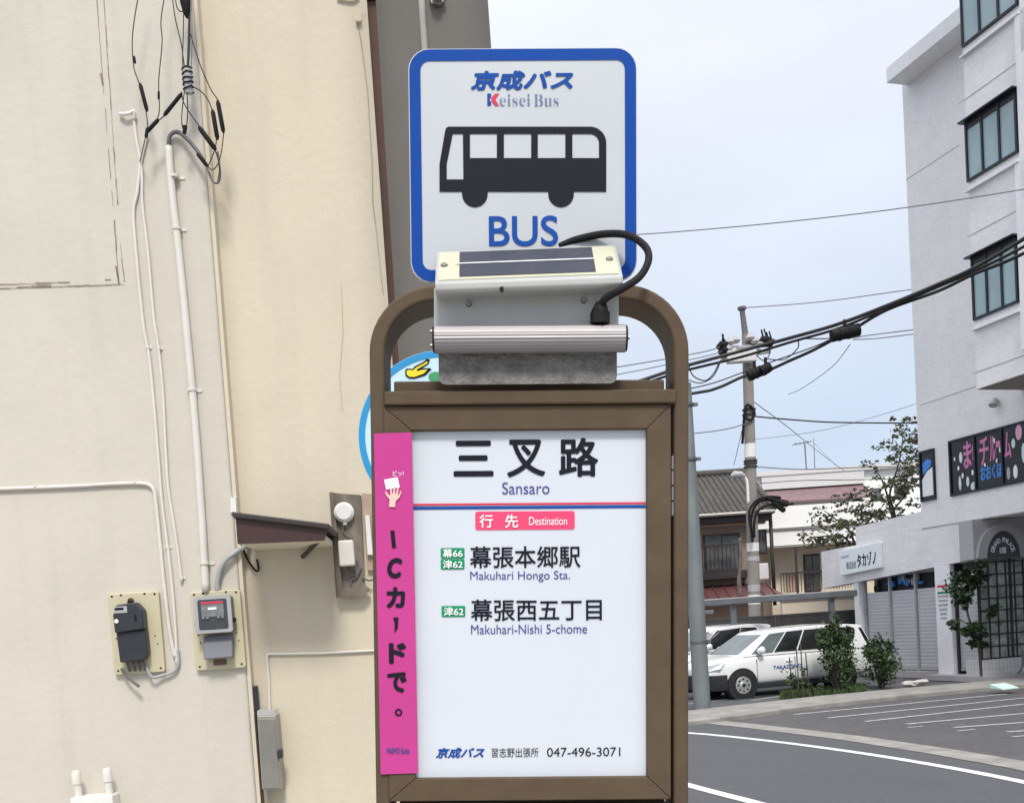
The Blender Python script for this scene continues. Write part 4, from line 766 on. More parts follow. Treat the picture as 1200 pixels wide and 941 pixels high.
for px, pz, rx, rz, m in ((228, .80, .05, .12, 'posterpale'), (132, .80, .022, .045, 'letterwhite'), (186, .58, .03, .05, 'letterwhite'), (245, .40, .03, .06, 'letterwhite'), (400, .42, .03, .06, 'letterwhite'), (320, .25, .045, .11, 'posterpale'), (200, .25, .04, .16, 'posterpale'), (408, .12, .09, .1, 'posterpale'), (748, .98, .022, .06, 'letterwhite'), (832, .76, .025, .06, 'letterwhite'), (775, .55, .02, .05, 'letterwhite'), (592, .52, .025, .045, 'letterwhite'), (1040, .82, .05, .1, 'posterpale'), (1128, 1.02, .085, .16, 'posterrose'), (1055, .24, .06, .14, 'letterwhite'), (948, .24, .05, .13, 'trimgrey'), (1190, .58, .05, .2, 'posterpale'), (1300, .8, .08, .14, 'posterpink'), (1420, .5, .1, .16, 'posterpale')): blob(px, pz, rx, rz, M[m])
f = window(-0.555, -0.06, 4.11, 5.26, 0.0, 1, M['darkglass'], 'corner_window')
b = MB(FF); b.xz([(-0.5, 4.22), (-0.13, 4.22), (-0.13, 4.85), (-0.32, 4.78), (-0.5, 4.6)], -0.021, -0.019); b.build('white_poster', M['letterwhite'], f)
b = MB(FF); b.xz([(-0.46, 4.72), (-0.2, 4.87), (-0.16, 5.0), (-0.3, 5.06), (-0.46, 4.98)], -0.023, -0.0212); b.build('blue_poster', M['posterblue'], f)
# shops at ground level
b = MB(FF); b.box(-4.5, -0.28, 0.02, 6, 0.0, 0.16); b.box(-0.28, 1.6, -0.35, 6, 0.0, 0.12); b.build('shop_step', M['soil'] if False else M['trimgrey'], bld)
b = MB(FF); b.box(-3.32, -3.12, 0.03, 0.3, 0.0, 2.42); b.build('pillar', M['trimwhite'], bld, bevel=0.01)
pb = MB(FF); pb.box(-0.25, 0.25, -0.004, 0.32, 0.05, 2.6); pillar = pb.build('pillar', M['trimwhite'], bld, bevel=0.012)
for z, w_, m in ((2.28, .3, 'letterwhite'), (2.13, .34, 'inkred'), (1.98, .34, 'green'), (1.90, .34, 'lightgrey'), (1.80, .30, 'trimgrey'), (1.70, .3, 'lightgrey'), (1.60, .26, 'trimgrey'), (1.50, .22, 'lightgrey'), (1.40, .2, 'trimgrey')):
    b = MB(FF); b.box(0.0-w_/2, w_/2, -0.009, -0.0045, z-0.025, z+0.025); b.build('notice_strip', M[m], pillar)
def roller(x0, x1, y, z0, z1):
    n = int((z1-z0)/0.085); P = []
    for k in range(n):
        zz = z0+(z1-z0)*k/n; h = (z1-z0)/n; P += [(y, zz), (y-0.005, zz+h*0.25), (y-0.005, zz+h*0.7), (y, zz+h*0.98)]
    b = MB(FF); nn = len(P); b.add([(x0, p, z) for p, z in P]+[(x1, p, z) for p, z in P], [(i, nn+i, nn+i+1, i+1) for i in range(nn-1)])
    sh = b.build('roller_shutter', M['shutter'], bld)
    b = MB(FF); b.box(x0, x1, y-0.018, y+0.004, z0-0.06, z0-0.001); b.build('bottom_bar', M['trimgrey'], sh)
for x0, x1 in ((-3.02, -2.12), (-2.06, -1.18), (-1.12, -0.30)): roller(x0, x1, 0.22, 0.24, 2.12)
for xx in (-3.07, -2.09, -1.15, -0.275): b = MB(FF); b.box(xx-0.024, xx+0.024, 0.16, 0.23, 0.16, 2.5); b.build('guide_rail', M['lightgrey'], bld)
b = MB(FF); b.box(-3.1, -0.26, 0.5, 0.55, 0.16, 2.7); b.build('shop_interior', M['interior'], bld)
rg = random.Random(21)
for k in range(26):
    xx = rg.uniform(-3.0, -0.45); zz = rg.uniform(2.14, 2.35); b = MB(FF); b.box(xx, xx+rg.uniform(0.04, 0.16), 0.40, 0.46, zz, zz+rg.uniform(0.05, 0.2)); b.build('shelf_goods', M[rg.choice(['lightgrey', 'posterblue', 'trimgrey', 'interior', 'interior', 'letterwhite'])], bld)
roller(0.31, 1.15, 0.16, 0.25, 2.2)
b = MB(FF); b.box(0.256, 0.30, 0.10, 0.30, 0.12, 2.6); b.build('brown_reveal', M['darkbrown'], bld); b = MB(FF); b.box(0.3, 1.17, 0.8, 0.85, 0.1, 2.7); b.build('back_wall', M['interior'], bld)
# shop sign on the band
b = MB(FF); sl0 = 0.05
b.hexa([(-3.64, -0.14, 2.62), (-2.04, -0.14, 2.71), (-2.04, -0.002, 2.71), (-3.64, -0.002, 2.62)], [(-3.64, -0.14, 3.26), (-2.04, -0.14, 3.33), (-2.04, -0.002, 3.33), (-3.64, -0.002, 3.26)])
sg = b.build('shop_sign', mat('shop_sign_white', (0.78, 0.83, 0.86), 0.4, var=0.03), bld, bevel=0.008)
def sg_t(body, x0, x1, z0, z1, m, bold=0.0, **k): b = MB(FF); text_to(b, body, x0, x1, z0, z1, -0.146, bold=bold, rot=0.04, **k); b.build('lettering', m, sg)
sg_t('タカゾノ', -2.88, -2.13, 2.80, 3.13, M['ink'], 0.035); sg_t('株式会社', -3.33, -2.93, 2.77, 2.96, M['greyplastic'], 0.02); sg_t('TAKAZONO', -3.56, -3.22, 3.06, 3.13, M['greyplastic'], 0.0)
# entrance: return wall facing the camera with glass blocks, planter base and arch
s0 = 1.18
EF = frame(FF @ V((s0, 0, 0)), ninv, -ev)
def Ep(px, py, y=0.0): q = fat(EF, px, py, y); return q.x, q.z
xw1 = 1.9
b = MB(EF); b.box(-0.04, xw1, -0.02, 0.5, -0.02, 0.45); b.build('planter_base', M['plantertile'], bld, bevel=0.008)
b = MB(EF); b.box(0.0, xw1, 0.05, 0.1, 0.451, 2.62); lw = b.build('glass_block_wall', M['frosted'], bld)
b = MB(EF)
for k in range(9): xx = k*xw1/8; b.box(xx-0.015, xx+0.015, 0.028, 0.049, 0.452, 2.6)
for k in range(9): zz = 0.47+k*0.262; b.box(0.0, xw1, 0.031, 0.048, zz-0.014, zz+0.014)
b.build('grid_bars', M['darkbrown'], lw)
b = MB(EF); b.cyl((-0.07, 0.0, 0.45), (-0.07, 0.0, 2.6), 0.03, n=10); b.build('corner_post', M['fence'], bld)
b = MB(EF); a0 = Ep(1148, 652)[0]
b.box(-0.26, xw1, -0.12, 0.3, 2.63, ZC-0.01); ab = b.build('arch_fascia', M['trimgrey'], bld, bevel=0.01)
acx = (Ep(1155, 655, -0.15)[0]+Ep(1196, 655, -0.15)[0])/2; rin = (Ep(1196, 655, -0.15)[0]-Ep(1155, 655, -0.15)[0])/2; ztop = Ep(1175, 622, -0.15)[1]; zbt = 2.635
def archp(r, zt_, n=18): return [(acx+r*cos(pi-pi*k/n), zbt+(zt_-zbt)*sin(pi*k/n)) for k in range(n+1)]
b = MB(EF); V2, F2 = shape([archp(rin+0.24, ztop+0.17)+list(reversed(archp(rin, ztop)))])
put_flat(b, V2, F2, lambda q: (q.x, -0.20, q.y)); nb = archp(rin+0.24, ztop+0.17); b.add([(x, -0.20, z) for x, z in nb]+[(x, -0.121, z) for x, z in nb], [(i, i+1, len(nb)+i+1, len(nb)+i) for i in range(len(nb)-1)])
nb = archp(rin, ztop); b.add([(x, -0.20, z) for x, z in nb]+[(x, -0.121, z) for x, z in nb], [(i+1, i, len(nb)+i, len(nb)+i+1) for i in range(len(nb)-1)]); hoodm = b.build('arch_moulding', M['trimgrey'], ab)
b = MB(EF); b.xz(archp(rin-0.001, ztop-0.001), -0.15, -0.1215); asn = b.build('arch_sign', mat('arch_slate', (0.075, 0.08, 0.095), 0.5, var=0.1), bld)
word = 'GRAND PALACE'
for i, ch in enumerate(word):
    if ch == ' ': continue
    a = pi*(0.93-0.86*(i+0.5)/len(word)); rx, rz = rin*0.62, (ztop-zbt)*0.62
    cxx, czz = acx+rx*cos(a), zbt+0.06+rz*sin(a)*0.92
    b = MB(EF); hh = 0.05; ww = 0.034; text_to(b, ch, cxx-ww, cxx+ww, czz-hh, czz+hh, -0.154, bold=0.03, rot=(a-pi/2)*0.9); b.build('lettering', M['letterwhite'], asn)
b = MB(EF); text_to(b, 'E館', acx-0.085, acx+0.085, zbt+0.10, zbt+0.24, -0.154, bold=0.02); b.build('lettering', M['letterwhite'], asn)
b = MB(EF); q = Ep(1198, 770, -0.3); b.tube(catmull([(q[0], -0.3, 0.62), (q[0]+0.01, -0.3, 0.35), (q[0]-0.06, -0.3, 0.18), (q[0]-0.2, -0.3, 0.10), (q[0]-0.5, -0.3, 0.08)], 5), 0.02, 8); b.build('water_pipe', M['pipe'], bld, smooth=True)
q = fat(FF, 1164, 471, -0.12); b = MB(FF); b.cyl((q.x, -0.002, q.z+0.02), (q.x, -0.08, q.z), 0.03, n=10); b.tube([(q.x, -0.06, q.z+0.05), (q.x+0.02, -0.13, q.z-0.02), (q.x+0.03, -0.16, q.z-0.08)], [0.06, 0.08, 0.09], 12); b.build('wall_lamp', M['lampwhite'], bld, smooth='auto')

# ================================================================== CARS
def car(name, label, fr, Lc, Wd, H, hood_z, ws0, ws1, rf1, belt, rear_b, m, dark_bumper, front_x, rear_x, door_text=None, roofw=0.80, glass_split=(0.5,)):
    t = thing(name, label, 'car', fr); hw = Wd/2; zb = 0.26
    # lower body: loft of stations
    st = [(0.0, 0.60, 0.42, 0.62), (0.06, 0.76, 0.30, hood_z-0.16), (0.22, 0.90, zb, hood_z-0.075), (0.55, 0.975, zb-0.03, hood_z-0.02), (ws0, 1.0, zb-0.03, belt-0.015), (ws0+0.5, 1.0, zb-0.03, belt), (Lc-0.9, 1.0, zb-0.03, belt+0.02), (Lc-0.25, 0.96, zb, belt+0.02), (Lc-0.04, 0.88, zb+0.06, belt), (Lc, 0.78, 0.42, belt-0.12)]
    vs = []; k = 0
    for x, wf, z0, z1 in st:
        y = hw*wf; zm = z0+(z1-z0)*0.5
        ring = [(x, -y*0.86, z0), (x, -y*0.985, z0+0.10), (x, -y, zm), (x, -y*0.985, z1-0.10), (x, -y*0.93, z1-0.02), (x, -y*0.7, z1+0.015), (x, 0, z1+0.03), (x, y*0.7, z1+0.015), (x, y*0.93, z1-0.02), (x, y*0.985, z1-0.10), (x, y, zm), (x, y*0.985, z0+0.10), (x, y*0.86, z0)]
        vs += ring; k = len(ring)
    fs = []
    for i in range(len(st)-1):
        for j in range(k): j2 = (j+1) % k; fs.append((i*k+j, i*k+j2, (i+1)*k+j2, (i+1)*k+j))
    fs += [tuple(range(k-1, -1, -1)), tuple((len(st)-1)*k+j for j in range(k))]
    b = MB(fr); b.add(vs, fs); body = b.build('body', m, t, smooth=True, subsurf=2)
    # cabin
    zr = H; rw = hw*roofw; bw = hw*0.965; zq = belt-0.03
    lo = [(ws0+(rear_b-ws0)*f_, -bw*w_) for f_, w_ in zip((0.0, 0.05, 0.3, 0.55, 0.8, 0.94, 1.0), (0.86, 0.965, 0.995, 1.0, 0.99, 0.975, 0.92))]
    hi = [(ws1+(rf1-ws1)*f_, -rw*w_) for f_, w_ in zip((0.0, 0.05, 0.3, 0.55, 0.8, 0.94, 1.0), (0.88, 0.97, 1.0, 1.0, 0.985, 0.97, 0.92))]
    zt_ = [zr-0.075, zr-0.050, zr-0.008, zr, zr-0.015, zr-0.040, zr-0.060]; nh = len(lo)
    lo += [(x, -y) for x, y in reversed(lo)]; hi += [(x, -y) for x, y in reversed(hi)]; zt_ += list(reversed(zt_)); n = len(lo)
    vs = [(x, y, zq) for x, y in lo]+[(x, y, z) for (x, y), z in zip(hi, zt_)]
    mid = [(hi[i][0], 0.0, zt_[i]+0.035) for i in range(nh)]; vs += mid
    fs = [(i, (i+1) % n, n+(i+1) % n, n+i) for i in range(n)]
    for i in range(nh-1): fs += [(n+i, n+i+1, 2*n+i+1, 2*n+i), (2*n+i, 2*n+i+1, n+n-2-i, n+n-1-i)]
    fs += [(n, 2*n, 2*n-1), (n+nh-1, n+nh, 2*n+nh-1)]
    b = MB(fr); b.add(vs, fs); cab = b.build('cabin', m, t, smooth='auto', bevel=0.035, seg=4)
    def side(u, v, sgn=-1, off=0.016):            # u along the car, v 0 belt .. 1 roof, on the cabin's side plane
        a_, b_ = ws0*(1-v)+ws1*v, rear_b*(1-v)+rf1*v; f_ = min(1, max(0, (u-a_)/(b_-a_)))*0.99999
        FS = (0.0, 0.05, 0.3, 0.55, 0.8, 0.94, 1.0)
        for i in range(nh-1):
            if FS[i] <= f_ <= FS[i+1]: g = (f_-FS[i])/(FS[i+1]-FS[i]); break
        L_ = lambda t: t[i]+(t[i+1]-t[i])*g
        yv = L_([q[1] for q in lo[:nh]])*(1-v)+L_([q[1] for q in hi[:nh]])*v; zt1 = L_(zt_[:nh])
        return (u, (yv-off) if sgn < 0 else (-yv+off), zq+(zt1-zq)*v)
    for sgn in (-1, 1):
        A = ws0+0.30; ws_at = lambda v: ws0+(ws1-ws0)*v
        g0, g1 = 0.10, 0.88; xs0, xs1 = ws_at(g0)+0.26, ws_at(g1)+0.13; xe0, xe1 = rear_b-0.05, rf1-0.035
        cuts = [0.0]+list(glass_split)+[1.0]
        for ci, (c0, c1) in enumerate(zip(cuts, cuts[1:])):
            l = lambda c, a, e: a+(e-a)*c
            gp = 0.022; b = MB(fr); q = [side(l(c0, xs0, xe0)+(gp if c0 > 0 else 0), g0, sgn), side(l(c1, xs0, xe0)-(gp if c1 < 1 else 0), g0, sgn), side(l(c1, max(xs1, xs0), xe1)-(gp if c1 < 1 else 0), g1, sgn), side((l(c0, max(xs1, xs0), xe1)+gp) if c0 > 0 else xs1, g1, sgn)]
            if sgn > 0: q = list(reversed(q))
            b.prism(q, (0, 0.03*(-sgn), 0)); b.build('side_window', M['windscreen' if ci == 0 and len(cuts) > 4 else 'carglass'], cab)
    wq = lambda y, v, o=0.012: (ws0+(ws1-ws0)*v-o*0.75, y*(bw*0.86+(rw*0.88-bw*0.86)*v), zq+(zr-0.075-zq)*v+o*0.6)
    b = MB(fr); b.prism([wq(-0.92, 0.10), wq(-0.9, 0.90), wq(0.9, 0.90), wq(0.92, 0.10)], (0.008, 0, -0.006)); b.build('windscreen', M['windscreen'], cab)
    rq = lambda y, v, o=0.012: (rear_b+(rf1-rear_b)*v+o, y*(bw*0.93+(rw*0.9-bw*0.93)*v), zq+(zr-0.06-zq)*v)
    b = MB(fr); b.prism([rq(-0.85, 0.15), rq(0.85, 0.15), rq(0.83, 0.85), rq(-0.83, 0.85)], (-0.008, 0, 0)); b.build('rear_window', M['carglass'], cab)
    # wheels
    wr_ = 0.29
    for x in (front_x, rear_x):
        for sgn in (-1, 1):
            y = sgn*(hw-0.085); b = MB(fr); yo = sgn*(hw*1.0+0.004)
            b.cyl((x, sgn*(hw-0.30), wr_+0.015), (x, yo, wr_+0.015), wr_+0.065, n=28); b.build('wheel_arch', M['blackplastic'], t, smooth='auto')
            b = MB(fr); w0 = sgn*(hw+0.012)
            b.tube([(x, y-sgn*0.09, wr_), (x, y-sgn*0.075, wr_), (x, w0-sgn*0.03, wr_), (x, w0, wr_)], [wr_-0.03, wr_, wr_, wr_-0.035], 32); ty = b.build('wheel', M['tyre'], t, smooth='auto')
            b = MB(fr); b.cyl((x, w0-0.002*sgn, wr_), (x, w0+sgn*0.006, wr_), 0.188, 0.180, 30); b.cyl((x, w0+0.0062*sgn, wr_), (x, w0+sgn*0.018, wr_), 0.085, 0.065, 20); b.build('rim', M['rim'], ty, smooth='auto')
            b = MB(fr)
            for k in range(8): a = 2*pi*k/8; b.cyl((x+0.128*cos(a), w0+sgn*0.0062, wr_+0.128*sin(a)), (x+0.128*cos(a), w0+sgn*0.008, wr_+0.128*sin(a)), 0.022, n=8)
            b.cyl((x, w0+sgn*0.0182, wr_), (x, w0+sgn*0.021, wr_), 0.04, n=10); b.build('rim_holes', M['rubber'], ty)
    if dark_bumper:
        b = MB(fr); pr_ = [(-0.03, -hw*0.60), (0.03, -hw*0.80), (0.20, -hw*0.955), (front_x-0.36, -hw*1.005)]; pr_ += [(x, -y) for x, y in reversed(pr_)]; lo_ = [(x+0.03, y*0.97) for x, y in pr_]
        nn = len(pr_); b.add([(x, y, 0.20) for x, y in lo_]+[(x, y, 0.36) for x, y in pr_]+[(x, y, 0.54) for x, y in pr_], [(r*nn+i, r*nn+(i+1) % nn, (r+1)*nn+(i+1) % nn, (r+1)*nn+i) for r in (0, 1) for i in range(nn)]+[tuple(range(nn-1, -1, -1)), tuple(range(2*nn, 3*nn))]); b.build('front_bumper', M['blackplastic'], t, smooth='auto', bevel=0.015)
    for sgn in (-1, 1):
        b = MB(fr); b.prism([(0.05, sgn*hw*0.72, hood_z-0.30), (0.05, sgn*hw*0.72, hood_z-0.17), (0.42, sgn*hw*0.965, hood_z-0.085), (0.30, sgn*hw*0.965, hood_z-0.24)], (-0.012, sgn*0.022, 0.012)); b.build('headlight', M['headlamp'], t, bevel=0.004)
        b = MB(fr); q = side(ws0+0.50, 0.14, sgn, 0.02); b.tube([(q[0]-0.01, q[1], q[2]), (q[0], q[1]+sgn*0.05, q[2]+0.02), (q[0]+0.01, q[1]+sgn*0.16, q[2]+0.05), (q[0]+0.01, q[1]+sgn*0.19, q[2]+0.05)], [0.03, 0.07, 0.08, 0.04], 12); b.build('wing_mirror', m, t, smooth=True)
        b = MB(fr); b.box(front_x+0.36, rear_x-0.36, sgn*(hw-0.02), sgn*(hw+0.006), 0.19, 0.27); b.build('sill', M['blackplastic'], t)
        for xx in (ws0+0.42, (front_x+rear_x)/2+0.05, rear_x-0.25):
            b = MB(fr); b.box(xx-0.006, xx+0.006, sgn*(hw*0.97), sgn*(hw+0.0015), 0.34, belt-0.10); b.build('door_gap', M['greyplastic'], t)
        for xx in ((front_x+rear_x)/2-0.18, rear_x-0.48): b = MB(fr); b.box(xx, xx+0.16, sgn*hw*0.98, sgn*(hw+0.018), belt-0.2, belt-0.165); b.build('door_handle', m, t, bevel=0.006)
    if door_text:
        b = MB(fr); text_to(b, door_text, front_x+0.75, front_x+1.45, 0.575, 0.65, -hw-0.006, bold=0.02); b.build('lettering', M['inkblue'], t)
    return t
g0 = hitG(870, 818); g1 = hitG(1000, 808); cd1 = V((0.955, 0.297, 0)); c1 = g0 - cd1*0.78
CF = frame(V((c1.x, c1.y, -0.01))+V((-cd1.y, cd1.x, 0))*0.80, cd1, (-cd1.y, cd1.x, 0))
car('estate_car', 'white estate van with dark bumper and lettered door beside the shrubs', CF, 4.25, 1.66, 1.45, 0.90, 0.74, 1.56, 3.98, 0.92, 4.18, M['carwhite'], True, 0.80, 3.30, 'TAKAZONO', glass_split=(0.17, 0.36, 0.66))
g0 = hitG(813, 811); cd2 = V((0.76, 0.65, 0)); c2 = g0 - cd2*0.45
CF2 = frame(V((c2.x, c2.y, -0.01))+V((-cd2.y, cd2.x, 0))*0.80, cd2, (-cd2.y, cd2.x, 0))
car('hatchback_car', 'white sloping-nosed car behind the grey post, farther from the kerb', CF2, 4.3, 1.66, 1.54, 0.92, 0.50, 1.62, 3.95, 0.97, 4.15, M['carwhite2'], False, 0.80, 3.35, None, glass_split=(0.42,))

# ================================================================== STREET FURNITURE BEYOND THE ROAD
q = hitG(823, 832); r0 = 0.155
zt_ = hitY(813, 449, q.y).z
post = thing('grey_post', 'plain grey banded steel post standing on the far kerb, left of the cars', 'post', V((q.x, q.y, 0.0)))
b = MB(); b.tube([(q.x, q.y, -0.1), (q.x, q.y, 2.0), (q.x, q.y, zt_)], [0.165, 0.155, 0.135], 14); b.build('shaft', M['postgrey'], post, smooth='auto')
for py in (474, 538, 752):
    z = hitY(815, py, q.y).z; b = MB(); b.cyl((q.x, q.y, z-0.025), (q.x, q.y, z+0.025), 0.17, n=16); b.box(q.x+0.15, q.x+0.24, q.y-0.03, q.y+0.03, z-0.03, z+0.03); b.build('band', M['pipe'], post, smooth='auto')
# steel pipe frame over the parking spaces
YR = 26.0
def B3(px, py, Y): return hitY(px, py, Y)
pf = thing('steel_gantry', 'galvanised steel gantry over the parking spaces, behind the cars', 'gantry', V((5.5, YR, 0)))
a, c = B3(700, 716, YR), B3(1004, 693.5, YR); z = (B3(900, 701, YR).z+B3(820, 707, YR).z)/2
b = MB(); b.box(a.x, c.x, YR-0.06, YR+0.06, z-0.085, z+0.085); b.build('beam', M['pipe'], pf, bevel=0.02)
a2, c2 = B3(700, 726, YR), B3(836, 716, YR); z2 = B3(818, 718, YR).z
b = MB(); b.box(a2.x, c2.x, YR-0.04, YR+0.04, z2-0.045, z2+0.045); b.build('lower_rail', M['pipe'], pf, bevel=0.01)
for px in (780, 860.5, 976.5):
    x = B3(px, 715, YR).x; b = MB(); b.box(x-0.07, x+0.07, YR+0.061, YR+0.19, -0.05, z+0.05); b.build('leg', M['pipe'], pf, bevel=0.01)
fz_ = B3(900, 723, 27.2).z
fn_ = thing('dark_fence', 'low dark brown boarded fence behind the parked cars', 'fence', V((5.0, 27.2, 0)))
x0, x1 = B3(300, 760, 27.2).x, B3(1008, 720, 27.2).x
b = MB(); n = int((x1-x0)/0.16)
for k in range(n): b.box(x0+(x1-x0)*k/n+0.004, x0+(x1-x0)*(k+1)/n-0.004, 27.2, 27.225+0.008*(k % 2), 0.02, fz_)
b.build('boards', M['fence'], fn_)
b = MB(); b.box(x0, x1, 27.18, 27.26, fz_+0.001, fz_+0.05); b.build('top_rail', M['fence'], fn_)

# ================================================================== HOUSES BEHIND
def BX(mb, Y, px0, px1, py0, py1, dep, d0=0.0, mi=0):   # box whose front face spans that outline at distance Y
    xm, ym = (px0+px1)/2, (py0+py1)/2
    mb.box(B3(px0, ym, Y).x, B3(px1, ym, Y).x, Y-d0, Y+dep, B3(xm, py1, Y).z, B3(xm, py0, Y).z)
YH = 32.0
h1 = thing('tiled_roof_house', 'old two-storey house with grey tiled hip roof behind the grey post', 'house', V((7.0, YH, 0)))
ez = B3(850, 601, YH).z; rz = B3(840, 553, YH+2.2).z
xl_, xr_ = B3(690, 610, YH).x, B3(902, 598, YH).x
b = MB(); b.box(xl_, xr_-0.45, YH+0.5, YH+6, 2.75, ez); up = b.build('upper_wall', M['housewall'], h1)
b = MB(); b.box(xl_, xr_-0.3, YH+0.2, YH+6, -0.05, 2.55); b.build('lower_wall', M['housepink'], h1)
# hip roof with rows of tiles
rxr = B3(876, 553, YH+2.6).x; e0 = V((xl_-0.3, YH-0.15, ez)); e1 = V((xr_+0.1, YH-0.15, ez)); e2 = V((xr_+0.1, YH+6.6, ez)); e3 = V((xl_-0.3, YH+6.6, ez)); t0 = V((xl_+0.3, YH+3.0, rz)); t1 = V((rxr, YH+3.0, rz))
b = MB()
dn = V((0, 0, -0.12))
b.add([e0, e1, e2, e3, t0, t1, e0+dn, e1+dn, e2+dn, e3+dn], [(0, 1, 5, 4), (1, 2, 5), (2, 3, 4, 5), (3, 0, 4), (6, 9, 8, 7), (0, 6, 7, 1), (1, 7, 8, 2), (2, 8, 9, 3), (3, 9, 6, 0)]); roof = b.build('roof', M['rooftile'], h1)
b = MB()
nr_ = 34
for k in range(nr_+1):
    f = k/nr_; p = e0.lerp(e1, f)+V((0, 0, 0.02)); x_top = min(max(p.x, t0.x), t1.x); tt = V((p.x, t0.y, rz+0.02)) if t0.x <= p.x <= t1.x else None
    if tt is None:
        if p.x > t1.x: g = (e1.x-p.x)/(e1.x-t1.x)
        else: g = (p.x-e0.x)/(t0.x-e0.x)
        tt = V((p.x, e0.y+(t0.y-e0.y)*g, ez+(rz-ez)*g+0.02))
    if (tt-p).length > 0.1: b.tube([p, tt], 0.035, 6)
b.build('tile_rolls', M['rooftile'], roof)
b = MB(); b.tube([t0+V((0, 0, 0.06)), t1+V((0, 0, 0.06))], 0.13, 8); b.tube([t1+V((0, 0, 0.04)), e1+V((0, 0, 0.05))], 0.10, 8); b.build('ridge', M['rooftile'], roof, smooth='auto')
b = MB(); b.box(xl_-0.2, xr_+0.02, YH-0.05, YH+0.45, ez-0.30, ez-0.13); b.build('eave_board', M['darkbrown'], h1)
b = MB(); b.tube([e0+V((0, -0.06, -0.06)), e1+V((0, -0.06, -0.06))], 0.06, 8); b.build('gutter_pipe', M['boxgrey'], h1)
b = MB(); BX(b, YH+0.5, 700, 896, 608, 620, 0.1, 0.12); b.build('wall_band', M['housepink'], h1)
for px0, px1, py0, py1, n in ((826, 866, 627, 668, 2), (889, 897, 622, 648, 1), (745, 800, 632, 672, 3)):
    b = MB(); BX(b, YH+0.5, px0-1.5, px1+1.5, py0-1.5, py1+1.5, 0.05, 0.04); f = b.build('window', M['darkbrown'], h1)
    for k in range(n): b = MB(); w_ = (px1-px0)/n; BX(b, YH+0.5, px0+w_*k+.8, px0+w_*(k+1)-.8, py0+1, py1-1, 0.05, 0.06); b.build('pane', M['houseglass'], f)
b = MB(); zr0, zr1 = B3(840, 668, YH).z, B3(840, 639, YH).z; x0, x1 = B3(800, 655, YH).x, B3(866, 650, YH).x
b.box(x0, x1, YH+0.02, YH+0.06, zr1-0.03, zr1+0.03); b.box(x0, x1, YH+0.02, YH+0.06, zr0-0.03, zr0+0.03)
for k in range(15): xx = x0+(x1-x0)*k/14; b.box(xx-0.014, xx+0.014, YH+0.03, YH+0.05, zr0, zr1)
b.build('balcony_rail', M['darkbrown'], h1)
b = MB(); b.box(x0-1.5, x1+0.3, YH-0.1, YH+0.5, zr0-0.28, zr0-0.05); b.build('balcony_floor', M['darkbrown'], h1)
az0, az1 = B3(850, 704, YH-1.0).z, B3(850, 685, YH).z; x1 = B3(912, 695, YH-0.8).x
b = MB(); b.hexa([(xl_, YH-1.2, az0-0.05), (x1+0.2, YH-1.2, az0-0.05), (x1-0.2, YH+0.3, az1-0.05), (xl_, YH+0.3, az1-0.05)], [(xl_, YH-1.2, az0), (x1+0.2, YH-1.2, az0), (x1-0.2, YH+0.3, az1), (xl_, YH+0.3, az1)]); pr2 = b.build('porch_roof', M['redroof'], h1)
b = MB()
for k in range(16): xx = xl_+0.3+(x1-xl_-0.4)*k/15; b.tube([(xx, YH-1.2, az0+0.02), (xx, YH+0.3, az1+0.02)], 0.022, 5)
b.build('roof_seams', M['redroof'], pr2)
b = MB(); xd = B3(904.5, 640, YH+0.3).x; b.tube([(xd, YH+0.3, ez-0.1), (xd, YH+0.3, 2.0)], 0.06, 8); b.build('downpipe', M['fence'], h1, smooth=True)
b = MB(); BX(b, YH, 884, 901, 660, 679, 0.3, 0.0); b.build('air_conditioner', M['whiteplastic'], h1, bevel=0.03)
# beige house to its right
YB = 36.0
h2 = thing('beige_house', 'beige house with sliding door and white balcony between the tiled house and shops', 'house', V((10.5, YB, 0)))
b = MB(); BX(b, YB, 896, 1012, 641, 640, 7); b.v = []; b.f = []; b.mi = []
xa, xb = B3(903, 670, YB).x, B3(1030, 660, YB).x; zt2 = B3(930, 640, YB).z
b.box(xa, xb, YB, YB+4, -0.05, zt2); b.build('wall', M['beigewall'], h2)
zb1 = B3(940, 592, YB-0.8).z
b = MB(); b.box(xa-0.6, xb, YB-0.9, YB-0.75, zt2+0.0, zb1); b.box(xa-0.6, xa-0.45, YB-0.75, YB+4, zt2+0.0, zb1); b.box(xa-0.6, xb, YB-0.75, YB+4, zt2+0.0, zt2+0.12); bal = b.build('balcony_wall', M['whitewall'], h2)
zc_ = B3(940, 618, YB-0.9).z
b = MB(); b.box(xa-0.7, xb, YB-0.97, YB-0.9, zc_-0.03, zc_+0.03); b.box(xa-0.7, xb, YB-0.97, YB-0.9, zt2-0.08, zt2-0.01); b.build('ledge', M['boxgrey'], h2)
b = MB(); BX(b, YB, 942, 961, 649, 693, 0.05, 0.04); f = b.build('sliding_door', M['darkbrown'], h2)
for k in range(2): b = MB(); BX(b, YB, 943.5+9*k, 951.5+9*k, 651, 692, 0.05, 0.06); b.build('pane', M['houseglass'], f)
b = MB(); BX(b, YB, 921, 936, 672, 693, 0.05, 0.02); b.build('lower_panel', M['housepink'], h2)
b = MB(); zr0, zr1 = B3(935, 693, YB-1).z, B3(935, 671, YB-1).z; x0, x1 = B3(915, 680, YB-1).x, B3(1000, 675, YB-1).x
b.box(x0, x1, YB-1.02, YB-0.99, zr1-0.025, zr1+0.025)
for k in range(26): xx = x0+(x1-x0)*k/25; b.box(xx-0.012, xx+0.012, YB-1.015, YB-0.995, zr0, zr1)
b.build('railing', M['fence'], h2)
